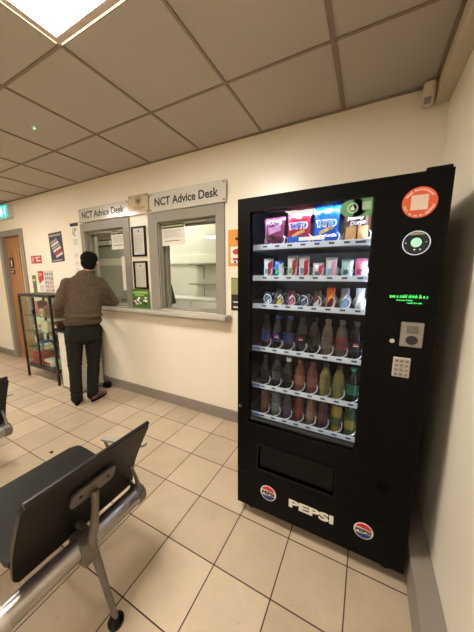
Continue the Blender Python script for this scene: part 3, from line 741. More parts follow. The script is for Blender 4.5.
pillow('crisp_bag', 'brown and orange crisp bag with slanted white lettering under the green sticker', 'crisps', rail_x(6.5), zb, .116, .165, .05, foil('foil_brown', (96,62,40)), G1, extra=ex_d)

ordn = ['leftmost', 'second', 'third', 'fourth', 'fifth', 'sixth', 'seventh', 'rightmost']
def where(k, row): return '%s on %s tray' % (ordn[k] if k in (0, 7) else ordn[k]+' from left', row)
second = [('white and red sweet bag with green print', (226,226,222), (206,50,60), (92,170,140), .112), ('bright blue sweet bag', (26,108,206), (230,236,240), (70,190,120), .100),
          ('tall white and red sweet bag with a green disc', (220,218,218), (196,34,56), (110,196,120), .122), ('white bag with a red stripe', (226,222,220), (208,40,56), (120,140,160), .118),
          ('short white bag with red base', (224,224,228), (200,50,60), (90,110,140), .085), ('white bag with pale pink top', (222,226,230), (226,160,176), (140,180,200), .108),
          ('mint green bag', (168,214,204), (220,236,230), (70,130,120), .098), ('pink sweet bag', (220,112,148), (240,200,212), (160,40,80), .100)]
zb2 = rails[1]-.0115
for k, (lab, c1, c2, c3, h) in enumerate(second):
    def ex(root, patch, fn, k=k, c2=c2, c3=c3):
        patch('coloured_stripe', foil('stripe_s%d' % k, c2), .55, .95, .08, .85, skew=.1)
        patch('emblem', mat('emblem_s%d' % k, c3, .35), .2, .62, .30, .52)
        patch('top_seal', foil('seal_s%d' % k, shade(c1, .75)), .06, .94, .90, .98)
    pillow('sweet_bag', '%s, %s' % (lab, where(k, 'second')), 'sweets', rail_x(k)+.003*(-1)**k, zb2, .054, h, .032, foil('foil_s%d' % k, c1), 'sweet bags on the second tray', extra=ex)
third = [('dark wrapper with white swirl', (36,34,42), (206,206,214), (120,120,140), .085), ('black and yellow chocolate bar', (44,40,30), (214,190,60), (206,206,200), .100), ('maroon and pink chocolate bar', (96,24,44), (214,110,146), (230,200,210), .098),
         ('dark navy chocolate bar', (28,38,62), (90,120,160), (200,206,214), .082), ('black and white striped chocolate bar', (48,44,46), (214,210,210), (160,40,50), .100), ('orange and black chocolate bar', (226,96,30), (40,30,26), (240,180,60), .114),
         ('chocolate bar with grey top and light blue base', (130,132,138), (120,176,214), (220,226,232), .112), ('slim white and grey bar', (206,206,204), (150,146,140), (236,236,236), .114)]
zb3 = rails[2]-.0115
for k, (lab, c1, c2, c3, h) in enumerate(third):
    def ex(root, patch, fn, k=k, c2=c2, c3=c3):
        patch('coloured_panel', foil('panel_c%d' % k, c2), .15, .85, .12, .46, skew=.3)
        patch('brand_mark', mat('mark_c%d' % k, c3, .35), .25, .75, .55, .68, skew=.2)
    pillow('chocolate_bar', '%s, %s' % (lab, where(k, 'third')), 'chocolate bar', rail_x(k)+.002, zb3, .040, h, .02, foil('foil_c%d' % k, c1), 'chocolate bars on the third tray', extra=ex, lean=.02)
# bottles and cans
def bottle(lab, x, z, h, r, liquid, labc, capc, group, roundel_=False, y=TY+.048, nm='drink_bottle', cat='bottle'):
    t = thing(nm, lab, cat, (x, y, z), group)
    k = h
    prof = [(.001, 0), (r*.72, 0), (r*.98, .02*k), (r, .06*k), (r*.94, .16*k), (r, .26*k), (r, .58*k), (r*.93, .68*k), (r*.72, .78*k), (r*.46, .86*k), (r*.42, .93*k), (.001, .93*k)]
    obj('body', G().lathe([(a, z+b) for a, b in prof], (x, y, 0), 24), liquid, t, smooth=True)
    lb = obj('wrap_label', G().lathe([(r*1.015, z+.28*k), (r*1.015, z+.56*k)], (x, y, 0), 24), labc, t, smooth=True)
    if roundel_:
        g = G(); gr, gw = .0125, z+.42*k
        obj('label_mark', G().ring((x, y-r*1.02, z+.42*k), .0, .012, depth=.0006, seg=24, a0=.25, a1=math.pi-.25), mat('logo_red', (206,28,44), .4), t)
        obj('label_mark', G().box(x-.011, x+.011, y-r*1.02-.0006, y-r*1.02, z+.405*k, z+.425*k), TXW, t)
    obj('cap', G().lathe([(.001, z+.90*k), (r*.48, z+.90*k), (r*.48, z+.985*k), (r*.44, z+k), (.001, z+k)], (x, y, 0), 20), capc, t)
    return t
def can(lab, x, z, h, r, c1, c2, group, y=TY+.048):
    t = thing('drink_can', lab, 'can', (x, y, z), group)
    obj('body', G().lathe([(.001, z), (r*.8, z), (r, z+.008), (r, z+h-.012), (r*.84, z+h-.002), (r*.80, z+h), (r*.78, z+h-.004), (.001, z+h-.004)], (x, y, 0), 24), c1, t, smooth=True)
    obj('printed_band', G().lathe([(r*1.012, z+.3*h), (r*1.012, z+.62*h)], (x, y, 0), 24), c2, t, smooth=True)
    obj('ring_pull', G().ring((0,0,0), .004, .008, depth=.001, seg=14).b and G().box(x-.006, x+.006, y-.012, y+.004, z+h-.003, z+h-.0015, .0005), ALU, t)
    return t
def liq(n, c, r=.12): return mat('drink_'+n, c, r, coat=.25, spec=.3)
G4 = 'bottles on the fourth tray'
z4, z5, z6 = (rails[i]-.0115 for i in (3, 4, 5))
DK = liq('cola', (22,14,12)); CAPB = mat('cap_black', (26,26,30), .35); CAPBL = mat('cap_blue', (30,60,130), .35)
LBK = mat('label_black', (20,20,26), .35); LNV = mat('label_navy', (24,40,92), .35)
fr4 = [('cola bottle with navy label', DK, LNV, CAPB, 0), ('cola bottle with red round mark on navy label', DK, LNV, CAPBL, 1), ('cola bottle with navy label and blue cap', DK, LNV, CAPBL, 0), ('cola bottle with red round mark on black label', DK, LBK, CAPB, 1),
       ('cola bottle with black label and black cap', DK, LBK, CAPB, 0), ('clear amber drink bottle with pale label', liq('clear', (84,72,60)), mat('label_taupe', (92,82,72), .4), mat('cap_taupe', (110,100,90), .4), 0),
       ('amber drink bottle with dark red label', liq('clear', (124,108,90)), mat('label_wine', (110,40,40), .4), mat('cap_taupe', (110,100,90), .4), 0), ('cola bottle with red round mark', DK, LBK, CAPB, 1)]
for k, (lab, a, b, c, rr) in enumerate(fr4): bottle('%s, %s' % (lab, where(k, 'fourth')), rail_x(k), z4, .196, .029, a, b, c, G4, rr)
fr5 = [('dark bottle with black label', DK, LBK, CAPB), ('dark bottle with grey label', DK, mat('label_grey', (70,72,76), .4), CAPB), ('dark bottle with white cap', DK, LBK, TXW),
       ('peach coloured juice bottle', liq('peach', (104,60,44)), mat('label_peach', (128,78,60), .4), mat('cap_orange', (120,58,30), .4)), ('coral coloured juice bottle', liq('coral', (100,56,48)), mat('label_coral', (116,70,60), .4), mat('cap_orange', (190,90,40), .4)),
       ('cloudy yellow drink bottle', liq('lemon', (112,106,54)), mat('label_lemon', (112,106,48), .4), mat('cap_dark', (50,46,30), .4)), ('yellow drink bottle with olive label', liq('lemon', (176,164,80)), mat('label_olive', (90,88,40), .4), mat('cap_dark', (50,46,30), .4)),
       ('dark bottle with green label', DK, mat('label_green', (14,84,50), .4), mat('cap_green', (24,130,76), .4))]
for k, (lab, a, b, c) in enumerate(fr5): bottle('%s, %s' % (lab, where(k, 'fifth')), rail_x(k), z5, .185, .029, a, b, c, 'bottles on the fifth tray')
fr6 = [('brown can', (92,66,54), (120,84,60)), ('grey can', (90,92,94), (120,126,126)), ('purple can', (50,40,60), (72,54,84)), ('red can', (100,40,36), (124,54,46)), ('taupe can', (104,84,74), (130,106,94)), ('dark wine can', (62,40,42), (90,60,60)),
       ('yellow can with green band', (140,118,36), (54,80,42)), ('green can with yellow band', (54,80,42), (136,116,44))]
for k, (lab, a, b) in enumerate(fr6): can('%s, %s' % (lab, where(k, 'bottom')), rail_x(k), z6, .150, .027, mat('can_%d' % k, a, .3, .2), mat('canband_%d' % k, b, .3, .2), 'cans on the bottom tray')

# ================================================================== WAITING BENCHES
PERF = perforated('perforated_charcoal_steel', (25,23,22))
EDGE = mat('charcoal_rim', (30,28,27), .35, .3)
bx = -.957; by = .53
bench = thing('waiting_bench', 'charcoal steel waiting bench with aluminium beam nearest the camera', 'bench', (bx, by, 0), 'beam benches in the waiting area')
def bm_bez(pts, n=16):
    out = []
    for i in range(n+1):
        t = i/n; a = list(pts)
        while len(a) > 1: a = [tuple(p*(1-t)+q*t for p, q in zip(a[j], a[j+1])) for j in range(len(a)-1)]
        out.append(a[0])
    return out
def sheet(curve, y0, y1, th, ny=2, corner=.03):
    """a bent plate: curve of (x,z) centre points swept along y, corners rounded in plan"""
    g = G(); n = len(curve); L = [0]
    for i in range(1, n): L.append(L[-1]+math.dist(curve[i], curve[i-1]))
    rings = []
    for i, (x, z) in enumerate(curve):
        a = curve[max(0, i-1)]; b = curve[min(n-1, i+1)]
        tx, tz = b[0]-a[0], b[1]-a[1]; l = math.hypot(tx, tz); nx_, nz_ = -tz/l, tx/l
        e = min(L[i], L[-1]-L[i]); ins = 0
        if e < corner: ins = corner-math.sqrt(max(0, corner**2-(corner-e)**2))
        h = th/2
        rings.append([Vector((x+nx_*h, y0+ins, z+nz_*h)), Vector((x+nx_*h, y1-ins, z+nz_*h)), Vector((x-nx_*h, y1-ins, z-nz_*h)), Vector((x-nx_*h, y0+ins, z-nz_*h))])
    g.loft(rings)
    ed = [e for e in g.b.edges if abs(e.calc_face_angle(0)) > .9]
    bmesh.ops.bevel(g.b, geom=ed, offset=th*.3, segments=2, profile=.5, affect='EDGES')
    return g
Y0, Y1 = .283, .790
back = bm_bez([(-1.030, .362), (-1.035, .47), (-.955, .60), (-.877, .748)], 18)
seatc = bm_bez([(-1.045, .415), (-1.16, .410), (-1.34, .452), (-1.47, .437)], 18)
bk = obj('backrest', sheet(back, Y0, Y1, .018, corner=.014), PERF, bench, smooth=True, angle=35)
g = G()
g.tube([(-.877, Y0+.008, .748), (-.877, Y1-.008, .748)], .0105, 12)
obj('top_rim', g, EDGE, bk, smooth=True)
se = obj('seat', sheet(seatc, Y0, Y1-.02, .022, corner=.04), PERF, bench, smooth=True, angle=35)
# beam
BZ = .350
beam = G()
n = 28
def beamring(y, r=.041):
    o = []
    for k in range(n):
        a = 2*math.pi*k/n
        rr = r*(.93 if k in (25, 26) else 1)
        o.append(Vector((bx+rr*math.cos(a), y, BZ+rr*1.05*math.sin(a))))
    return o
beam.loft([beamring(y) for y in (.215, .745)])
obj('beam', beam, ALU, bench, smooth=True, angle=30)
for y0, y1 in ((.742, .785), (.175, .232)):
    rgs = []
    for y, r in ((y0, .0445), (y1-.012 if y1 > .5 else y1, .0445)) if y1 < .5 else ((y0, .0445), (y1-.008, .0445), (y1, .037)):
        rgs.append([Vector((bx+r*math.cos(2*math.pi*k/28), y, BZ+r*1.05*math.sin(2*math.pi*k/28))) for k in range(28)])
    obj('beam_end_cap', G().loft(rgs), DALU if y1 > .5 else mat('pale_cap', (190,184,176), .35, .4), bench, smooth=True, angle=35)
# clamp, upright with plate, legs
cl = G()
cl.obox(Matrix.Translation((bx+.002, .486, BZ-.008)), .106, .066, .104, .014)
obj('clamp', cl, DALU, bench, smooth=True, angle=40)
up = G()
up.tube([(bx+.036, .490, BZ+.00), (bx+.052, .505, BZ+.08), (bx+.036, .528, BZ+.165), (bx+.030, .535, BZ+.225)], [.022, .019, .017, .020], 12, .8)
br = obj('back_bracket', up, DALU, bench, smooth=True)
pl = G()
pm = [(-.949, .565), (-.925, .622)]
nrm = Vector((pm[1][1]-pm[0][1], 0, -(pm[1][0]-pm[0][0]))).normalized()
tdir = Vector((pm[1][0]-pm[0][0], 0, pm[1][1]-pm[0][1])).normalized()
cpt = Vector((-.9285, .535, .594))
Mx = Matrix((( nrm.x, 0, tdir.x, cpt.x), (0, 1, 0, cpt.y), (nrm.z, 0, tdir.z, cpt.z), (0,0,0,1)))
ring_ = []
for xo in (-.004, .006):
    rg_ = []
    for k in range(24):
        a = 2*math.pi*k/24
        u = math.copysign(abs(math.cos(a))**.35, math.cos(a))*.092; v = math.copysign(abs(math.sin(a))**.35, math.sin(a))*.044
        rg_.append(Mx @ Vector((xo, u, v)))
    ring_.append(rg_)
pl.loft(ring_)
obj('mounting_plate', pl, DALU, bench, smooth=True, angle=35)
sc = G()
for yy in (-.058, .058): sc.cyl(Mx @ Vector((.006, yy, .004)), Mx @ Vector((.0085, yy, .004)), .0065, seg=12)
obj('screws', sc, BLACK2, bench)
def leg(dx, dy):
    g = G().tube([(bx+.2*dx, .508+.1*dy, BZ-.03), (bx+.55*dx, .508+.5*dy, BZ-.16), (bx+dx, .508+dy, .03)], [.027, .021, .016], 14, .62)
    l = obj('leg', g, DALU, bench, smooth=True)
    x, y = bx+dx, .508+dy
    obj('rubber_foot', G().lathe([(.001, 0), (.031, 0), (.032, .012), (.024, .019), (.010, .034), (.001, .034)], (x, y, 0), 24), BLACK2, l, smooth=True, angle=35)
leg(.122, .006); leg(-.30, .006)
g = G().tube([(bx-.02, .508, BZ+.035), (bx-.15, .51, BZ+.055), (bx-.32, .515, BZ+.068)], [.020, .015, .010], 12, .8)
obj('seat_arm', g, DALU, bench, smooth=True)
# armrest at the beam's end
ay = .806
ap = G()
path = [(-.930, .600), (-.955, .592), (-1.05, .572), (-1.17, .548), (-1.258, .530), (-1.264, .522)]
rings = []
for i, (x, z) in enumerate(path):
    w = .019 if 0 < i < len(path)-1 else .012
    rings.append([Vector((x, ay-w, z-.006)), Vector((x, ay+w, z-.006)), Vector((x, ay+w, z+.006)), Vector((x, ay-w, z+.006))])
ap.loft(rings)
ar = obj('armrest', ap, mat('pale_armrest', (178,172,158), .4, .3), bench, smooth=True, angle=30)
obj('armrest_strut', G().tube([(-1.256, ay, .528), (-1.235, ay, .49), (-1.16, ay-.01, .435), (-1.05, ay-.03, .385), (bx-.01, .765, .36)], [.012, .011, .011, .012, .014], 10, .7), DALU, ar, smooth=True)
obj('end_bracket', G().tube([(bx+.01, .765, BZ+.03), (bx-.012, .768, BZ+.08), (bx-.045, .768, BZ+.13)], [.014, .011, .010], 10, .7), DALU, bench, smooth=True)
b2 = copy_tree(bench); b2.location = (bx-1.262, by-.050, 0)
b2['label'] = 'farther charcoal waiting bench cut off by the left edge of the photo'

# ================================================================== DISPLAY CABINET AND BIN
FR = mat('black_steel_frame', (26,24,24), .4)
CG = glass('cabinet_glass', (244,250,246), .8)
cx0, cx1, cy0, cy1, cz = -4.285, -3.50, 1.705, 2.02, 1.188
cb = thing('display_cabinet', 'black framed glass display cabinet with shelves beside the door', 'cabinet', ((cx0+cx1)/2, (cy0+cy1)/2, 0))
pw = .026
f = G()
for x in (cx0, cx1-pw):
    for y in (cy0, cy1-pw): obj('post', G().box(x, x+pw, y, y+pw, 0, cz, .002), FR, cb)
for z0, z1 in ((.165, .20), (cz-.03, cz)):
    obj('rail', G().box(cx0+pw, cx1-pw, cy0, cy0+pw, z0, z1, .002).box(cx0+pw, cx1-pw, cy1-pw, cy1, z0, z1, .002).box(cx0, cx0+pw, cy0+pw, cy1-pw, z0, z1, .002).box(cx1-pw, cx1, cy0+pw, cy1-pw, z0, z1, .002), FR, cb)
obj('bottom_panel', G().box(cx0+pw, cx1-pw, cy0+pw, cy1-pw, .185, .197), FR, cb)
obj('top_panel', G().box(cx0+.005, cx1-.005, cy0+.005, cy1-.005, cz-.006, cz+.004, .001), FR, cb)
mid = (cx0+cx1)/2-.012
for i, (a_, b_) in enumerate(((cx0+pw+.003, mid-.001), (mid+.001, cx1-pw-.003))):
    d_ = obj('door', G().box(a_, b_, cy0+.006, cy0+.010, .203, cz-.033), CG, cb)
    e = b_ if i == 0 else a_
    obj('door_stile', G().box(min(e, e+(-.017 if i == 0 else .017)), max(e, e+(-.017 if i == 0 else .017)), cy0-.002, cy0+.014, .203, cz-.033, .002), FR, d_)
obj('lock', G().box(mid-.024, mid+.024, cy0-.016, cy0-.002, .93, .99, .004), BLACK2, cb)
for xa in (cx0+.008, cx1-.012): obj('side_glass', G().box(xa, xa+.004, cy0+pw, cy1-pw, .20, cz-.03), CG, cb)
SG = glass('shelf_glass_green', (216,232,226), 1.0)
shz = [.435, .665, .885]
for z in shz: obj('glass_shelf', G().box(cx0+pw, cx1-pw, cy0+.03, cy1-.01, z, z+.008), SG, cb)
# toys and packets on the shelves
def crumple(name, lab, cat, x, y, z, w, d, h, m, m2=None, seed=1, group='things in the display cabinet'):
    t = thing(name, lab, cat, (x, y, z), group)
    g = G(); bmesh.ops.create_cube(g.b, size=1); bmesh.ops.subdivide_edges(g.b, edges=g.b.edges[:], cuts=5, use_grid_fill=True)
    for v in g.b.verts:
        p = v.co.copy(); q = p.lerp(p.normalized()*.5, .35)
        nn = noise.noise_vector(p*3+Vector((seed*7.1, seed*3.3, 0)))*.10
        v.co = Vector((x+(q.x+nn.x)*w, y+(q.y+nn.y)*d, z+max(0, (q.z+.5+nn.z*.8))*h))
    obj('body', g, m, t, smooth=True, angle=50)
    if m2:
        obj('label_patch', G().box(x-w*.28, x+w*.24, y-d*.54, y-d*.50, z+h*.3, z+h*.68, .002), m2, t)
    return t
def carton(name, lab, cat, x, y, z, w, d, h, m, m2, group='things in the display cabinet', rz=0):
    t = thing(name, lab, cat, (x, y, z), group)
    obj('box', G().box(x-w/2, x+w/2, y-d/2, y+d/2, z, z+h, .002), m, t)
    obj('front_print', G().box(x-w*.4, x+w*.4, y-d/2-.001, y-d/2, z+h*.2, z+h*.8), m2, t)
    return t
K = lambda n, c: mat('goods_'+n, c, .5)
yc = 1.86
carton('storage_box', 'red box on the cabinet floor behind the left door', 'box', -4.10, yc, .198, .25, .20, .15, K('red', (186,34,40)), K('darkred', (140,24,30)))
crumple('packet', 'white crumpled packet on the cabinet floor behind the right door', 'packet', -3.80, yc-.045, .198, .22, .13, .10, K('white', (226,220,206)), K('red', (186,34,40)), 2)
carton('small_carton', 'green and white carton at the right end of the cabinet floor', 'box', -3.60, yc-.03, .198, .08, .1, .09, K('palegreen', (176,196,120)), K('green', (70,130,60)))
crumple('packet', 'dark red bundle at the back of the cabinet floor', 'packet', -3.74, yc+.105, .198, .18, .07, .17, K('maroon', (110,36,34)), None, 3)
crumple('packet', 'blue packet on the lowest glass shelf', 'packet', -4.02, yc, .4435, .16, .14, .08, K('blue', (44,96,150)), K('paleblue', (150,180,200)), 4)
carton('small_carton', 'white carton on the lowest glass shelf behind the door split', 'box', -3.85, yc-.05, .4435, .08, .08, .075, K('cream', (230,224,196)), K('tan', (190,150,110)))
crumple('packet', 'brown bundle on the lowest glass shelf', 'packet', -3.66, yc, .4435, .20, .16, .11, K('brown', (92,50,40)), K('cream', (230,224,196)), 5)
carton('storage_box', 'dark red box with pale label on the middle glass shelf', 'box', -3.62, yc, .6735, .17, .16, .15, K('brick', (120,52,46)), K('cream', (230,224,196)))
crumple('toy', 'cream toy with long arms on the middle glass shelf', 'toy', -3.83, yc-.05, .6735, .17, .1, .16, K('toycream', (226,212,170)), None, 6)
crumple('packet', 'pink packet on the middle glass shelf behind the left door', 'packet', -4.03, yc, .6735, .15, .12, .06, K('rose', (200,130,126)), K('white', (226,220,206)), 7)
crumple('toy', 'small pink soft toy on the top glass shelf', 'toy', -4.02, yc-.02, .8935, .17, .12, .20, K('pink', (190,112,120)), None, 8)
carton('storage_box', 'brown box on the top glass shelf at the right', 'box', -3.66, yc, .8935, .24, .18, .15, K('chestnut', (132,84,66)), K('brick', (120,52,46)))
crumple('packet', 'cream and orange packet on the top glass shelf in the middle', 'packet', -3.86, yc-.06, .8935, .09, .08, .11, K('toycream', (226,212,170)), K('orange', (200,120,60)), 9)

carton('small_carton', 'orange and white carton leaning at the back of the top glass shelf', 'box', -4.16, yc+.06, .8935, .08, .05, .13, K('orange', (200,120,60)), K('white', (226,220,206)))
crumple('packet', 'small white packet on the middle glass shelf at far left', 'packet', -4.18, yc, .6735, .09, .09, .07, K('white', (226,220,206)), K('orange', (200,120,60)), 12)
crumple('packet', 'dark blue bundle at the back of the lowest glass shelf', 'packet', -3.87, yc+.09, .4435, .13, .07, .15, K('darkblue', (40,48,80)), None, 13)
carton('small_carton', 'tall brown carton at the left end of the lowest glass shelf', 'box', -4.19, yc, .4435, .08, .08, .16, K('chestnut', (132,84,66)), K('cream', (230,224,196)))
bn = thing('pedestal_unit', 'white pedestal unit with a black top between the cabinet and the man', 'pedestal', (-3.20, 1.85, 0))
obj('body', G().box(-3.395, -3.03, 1.705, 2.015, .03, .745, .006), mat('white_laminate', (220,214,200), .4), bn)
obj('top', G().box(-3.43, -3.01, 1.685, 2.02, .745, .785, .006), BLACK2, bn)
obj('plinth', G().box(-3.40, -3.02, 1.70, 2.01, 0, .03, .003), mat('plinth_grey', (150,140,128), .5), bn)
obj('panel_joint', G().box(-3.215, -3.211, 1.7035, 1.7055, .05, .73), GREY, bn)
crumple('packet', 'pale blue packet lying on the black top of the white pedestal', 'packet', -3.30, 1.86, .786, .16, .16, .07, K('tealpack', (110,160,176)), None, 11, None)
t = thing('door_wedge', 'small dark wedge on the floor against the skirting right of the man', 'wedge', (-2.93, 1.985, 0))
obj('block', G().prism([(-2.99, 0), (-2.88, 0), (-2.88, .06), (-2.93, .075)], 1.955, 2.015), BLACK2, t)
tag(obj('leaf_scrap', G().prism([(0, 0), (.02, .004), (.034, .002), (.02, .010)], 0, .02), mat('scrap_dark', (50,38,30), .7)), 'tiny dark scrap lying on the tiles between the two benches', 'scrap').location = (-2.21, .96, 0)

# ================================================================== MAN AT THE COUNTER
man = thing('person', 'man in a brown fleece jumper and dark jeans leaning on the counter, seen from behind', 'person', (-2.783, 1.632, 0), rz=math.atan2(.8648, .5021))
ORG[man] = Vector((0,0,0))
SKIN = mat('skin', (176,124,98), .5, bump=.1)
fd = Vector((math.sin(.42), math.cos(.42), 0)); rt_ = Vector((fd.y, -fd.x, 0))       # where the face points, local
hc = Vector((.152, .045, 1.585))
def H3(r_, f_, u_): return hc + rt_*r_ + fd*f_ + Vector((0,0,u_))
RM = Matrix((( rt_.x, fd.x, 0), (rt_.y, fd.y, 0), (0,0,1))).to_4x4()
g = G()
g.ell(H3(0, -.005, .02), (.074, .092, .088), RM)
g.ell(H3(0, .022, -.035), (.060, .066, .072), RM)
g.ell(H3(0, .045, -.075), (.036, .036, .030), RM)          # jaw
g.cap(H3(0, .085, .008), H3(0, .104, -.022), .010, .014)   # nose
g.ell(H3(0, .080, .028), (.052, .016, .010), RM)           # brow
g.ell(H3(0, .083, -.052), (.024, .010, .007), RM); g.ell(H3(0, .081, -.064), (.020, .010, .008), RM)
for s_ in (-1, 1):
    g.ell(H3(s_*.076, -.005, -.012), (.009, .018, .030), RM @ Matrix.Rotation(.2*s_, 4, 'Z'))
    g.ell(H3(s_*.040, .062, -.02), (.022, .020, .022), RM)
g.cap(H3(0, -.018, -.05), (.105, .015, 1.40), .053, .056)  # neck
# trunk and limbs under the clothes
g.cap((.07, .01, 1.28), (.09, .01, 1.35), .09, .065, 1.35, .9, 1)
g.cap((.03, .02, .86), (.06, .01, 1.28), .09, .10, 1.25, .85, 1)
g.cap((-.055, 0, .84), (-.085, .015, .45), .060, .050); g.cap((-.085, .015, .45), (-.10, -.01, .10), .050, .036)
g.cap((.105, .03, .84), (.097, .045, .45), .060, .050); g.cap((.097, .045, .45), (.055, .0, .10), .050, .036)
LS, LE, LW = Vector((-.085, .0, 1.350)), Vector((-.182, .025, 1.105)), Vector((.00, .235, 1.12))
RS, RE, RW = Vector((.245, .03, 1.362)), Vector((.372, .115, 1.125)), Vector((.235, .30, 1.112))
for a_, b_, c_ in ((LS, LE, LW), (RS, RE, RW)):
    g.cap(a_, b_, .040, .034); g.cap(b_, c_, .034, .026)
def hand(w, d, side):
    d = d.normalized(); z = Vector((0,0,1)); l = z.cross(d).normalized()       # l points to the figure's left
    g.cap(w, w+d*.03, .026, .026, 1, 1, .8)
    for k in range(5): g.ell(w+d*.055+l*(.03-.015*k), (.020, .020, .013))
    for k, ln in enumerate((.060, .076, .082, .070)):
        o = l*side*(-.033+.022*k); a0 = w+d*.075+o; s3 = ln/3
        a1 = a0+d*s3+z*.004; a2 = a1+d*s3*.9-z*.010; a3 = a2+d*s3*.6-z*.018
        g.cap(a0, a1, .0092, .0088); g.cap(a1, a2, .0088, .0082); g.cap(a2, a3, .0082, .0072)
    t0 = w+d*.025+l*side*.030*(1); t1 = t0+d*.030+l*side*.022-z*.006; t2 = t1+d*.028+l*side*.004-z*.008
    g.cap(t0, t1, .0125, .0105); g.cap(t1, t2, .0105, .0085)
hand(LW, Vector((.35, .9, 0)), -1)
hand(RW, Vector((-.55, .75, 0)), 1)
body = blob('body', g, .0058, 3, SKIN, man)
for s_ in (-1, 1):
    e_ = obj('eye', G().ell(H3(s_*.030, .076, .008), (.012, .010, .008), RM), mat('eye_white', (226,222,214), .25), man, local=True, smooth=True)
    obj('iris', G().ell(H3(s_*.030, .0852, .008), (.005, .002, .005), RM), INK, e_, local=True, smooth=True)
# hair
g = G()
g.ell(H3(0, -.012, .032), (.086, .098, .082), RM); g.ell(H3(0, -.045, -.01), (.078, .062, .085), RM); g.ell(H3(0, -.052, -.045), (.064, .042, .05), RM); g.ell(H3(0, .05, .075), (.06, .045, .030), RM)
def hairpost(p, n):
    return p+n*(.004*noise.noise(p*38)+.003*noise.noise(p*90))
blob('hair', g, .007, 2, mat('black_hair', (9,8,8), .75, bump=.8, bscale=160, spec=.15), man, post=hairpost)
# jumper
KN = bpy.data.materials.new('brown_fleece'); KN.use_nodes = True
_N = KN.node_tree.nodes; _L = KN.node_tree.links; _b = _N['Principled BSDF']
_tc = _N.new('ShaderNodeTexCoord'); _a = _N.new('ShaderNodeTexNoise'); _a.inputs['Scale'].default_value = 130; _a.inputs['Detail'].default_value = 4
_r = _N.new('ShaderNodeValToRGB'); _r.color_ramp.elements[0].position = .35; _r.color_ramp.elements[1].position = .68
_r.color_ramp.elements[0].color = lin((60,50,39)); _r.color_ramp.elements[1].color = lin((112,95,75))
_L.new(_tc.outputs['Object'], _a.inputs['Vector']); _L.new(_a.outputs['Fac'], _r.inputs[0]); _L.new(_r.outputs[0], _b.inputs['Base Color']); _b.inputs['Roughness'].default_value = .95
_bp = _N.new('ShaderNodeBump'); _bp.inputs['Strength'].default_value = .6; _bp.inputs['Distance'].default_value = .003; _L.new(_a.outputs['Fac'], _bp.inputs['Height']); _L.new(_bp.outputs['Normal'], _b.inputs['Normal'])
g = G()
def slab(z, cx, cy, rx, ry): g.ell((cx, cy, z), (rx, ry, .088), None, 20, 10)
for z, cx, cy, rx, ry in ((1.0, .040, .015, .187, .142), (1.05, .048, .012, .183, .138), (1.10, .056, .010, .180, .134), (1.15, .064, .008, .180, .132), (1.20, .071, .006, .184, .132), (1.25, .078, .006, .188, .130), (1.30, .084, .008, .188, .124), (1.34, .088, .010, .178, .112), (1.375, .092, .012, .150, .098), (1.41, .098, .014, .105, .082)):
    slab(z, cx, cy, rx, ry)
g.cap(LS+Vector((.01, 0, .0)), LE, .064, .058); g.cap(LE, LW-(LW-LE)*.1, .058, .042)
g.cap(RS-Vector((.01, 0, .0)), RE, .064, .056); g.cap(RE, RW-(RW-RE)*.1, .056, .042)
g.cap((.10, .018, 1.38), (.118, .025, 1.43), .085, .066)
g.cap((.10, .015, 1.385), LS+Vector((.015, .005, -.005)), .070, .062); g.cap((.10, .015, 1.385), RS+Vector((-.015, 0, -.005)), .070, .062)
g.cap((-.04, .01, 1.30), (-.06, .01, 1.20), .085, .06); g.cap((.22, .01, 1.30), (.22, .01, 1.20), .075, .06)
def folds(p, n):
    k = .007*noise.noise(Vector((p.x*6+p.z*5, p.y*5, p.z*9)))+.003*noise.noise(p*20)
    w = max(0, 1-abs(p.z-.99)/.09)
    if -.17 < p.x < .25: k += .009*w*math.sin(p.z*95+6*p.x)
    return p+n*k
jm = blob('jumper', g, .0085, 9, KN, man, post=folds)
g = G()
for k in range(2):
    pass
hem = [[Vector((cx+rx*math.cos(2*math.pi*j/48), cy+ry*math.sin(2*math.pi*j/48), z)) for j in range(48)] for z, cx, cy, rx, ry in ((.905, .034, .017, .172, .126), (.912, .034, .017, .180, .132), (.935, .034, .016, .187, .139), (.955, .036, .016, .184, .137), (.955, .036, .016, .165, .12), (.905, .034, .017, .160, .115))]
obj('hem', G().loft(hem, cap=False, close=True), mat('dark_knit_rib', (74,64,50), .95, bump=.6), jm, local=True, smooth=True)
col = [[Vector((c0+r0*math.cos(2*math.pi*j/36), c1+r0*.98*math.sin(2*math.pi*j/36), z)) for j in range(36)] for z, c0, c1, r0 in ((1.415, .108, .018, .086), (1.445, .116, .022, .074), (1.478, .124, .028, .068), (1.488, .126, .030, .066), (1.488, .126, .030, .061), (1.43, .112, .02, .066))]
obj('collar', G().loft(col, cap=False, close=True), mat('olive_collar', (74,72,50), .9, bump=.5), jm, local=True, smooth=True)
for W_, E_ in ((LW, LE), (RW, RE)):
    d_ = (W_-E_).normalized()
    obj('cuff', G().tube([W_-d_*.045, W_-d_*.02, W_+d_*.004], [.041, .038, .035], 20), mat('dark_knit_rib', (74,64,50), .95), jm, local=True, smooth=True)
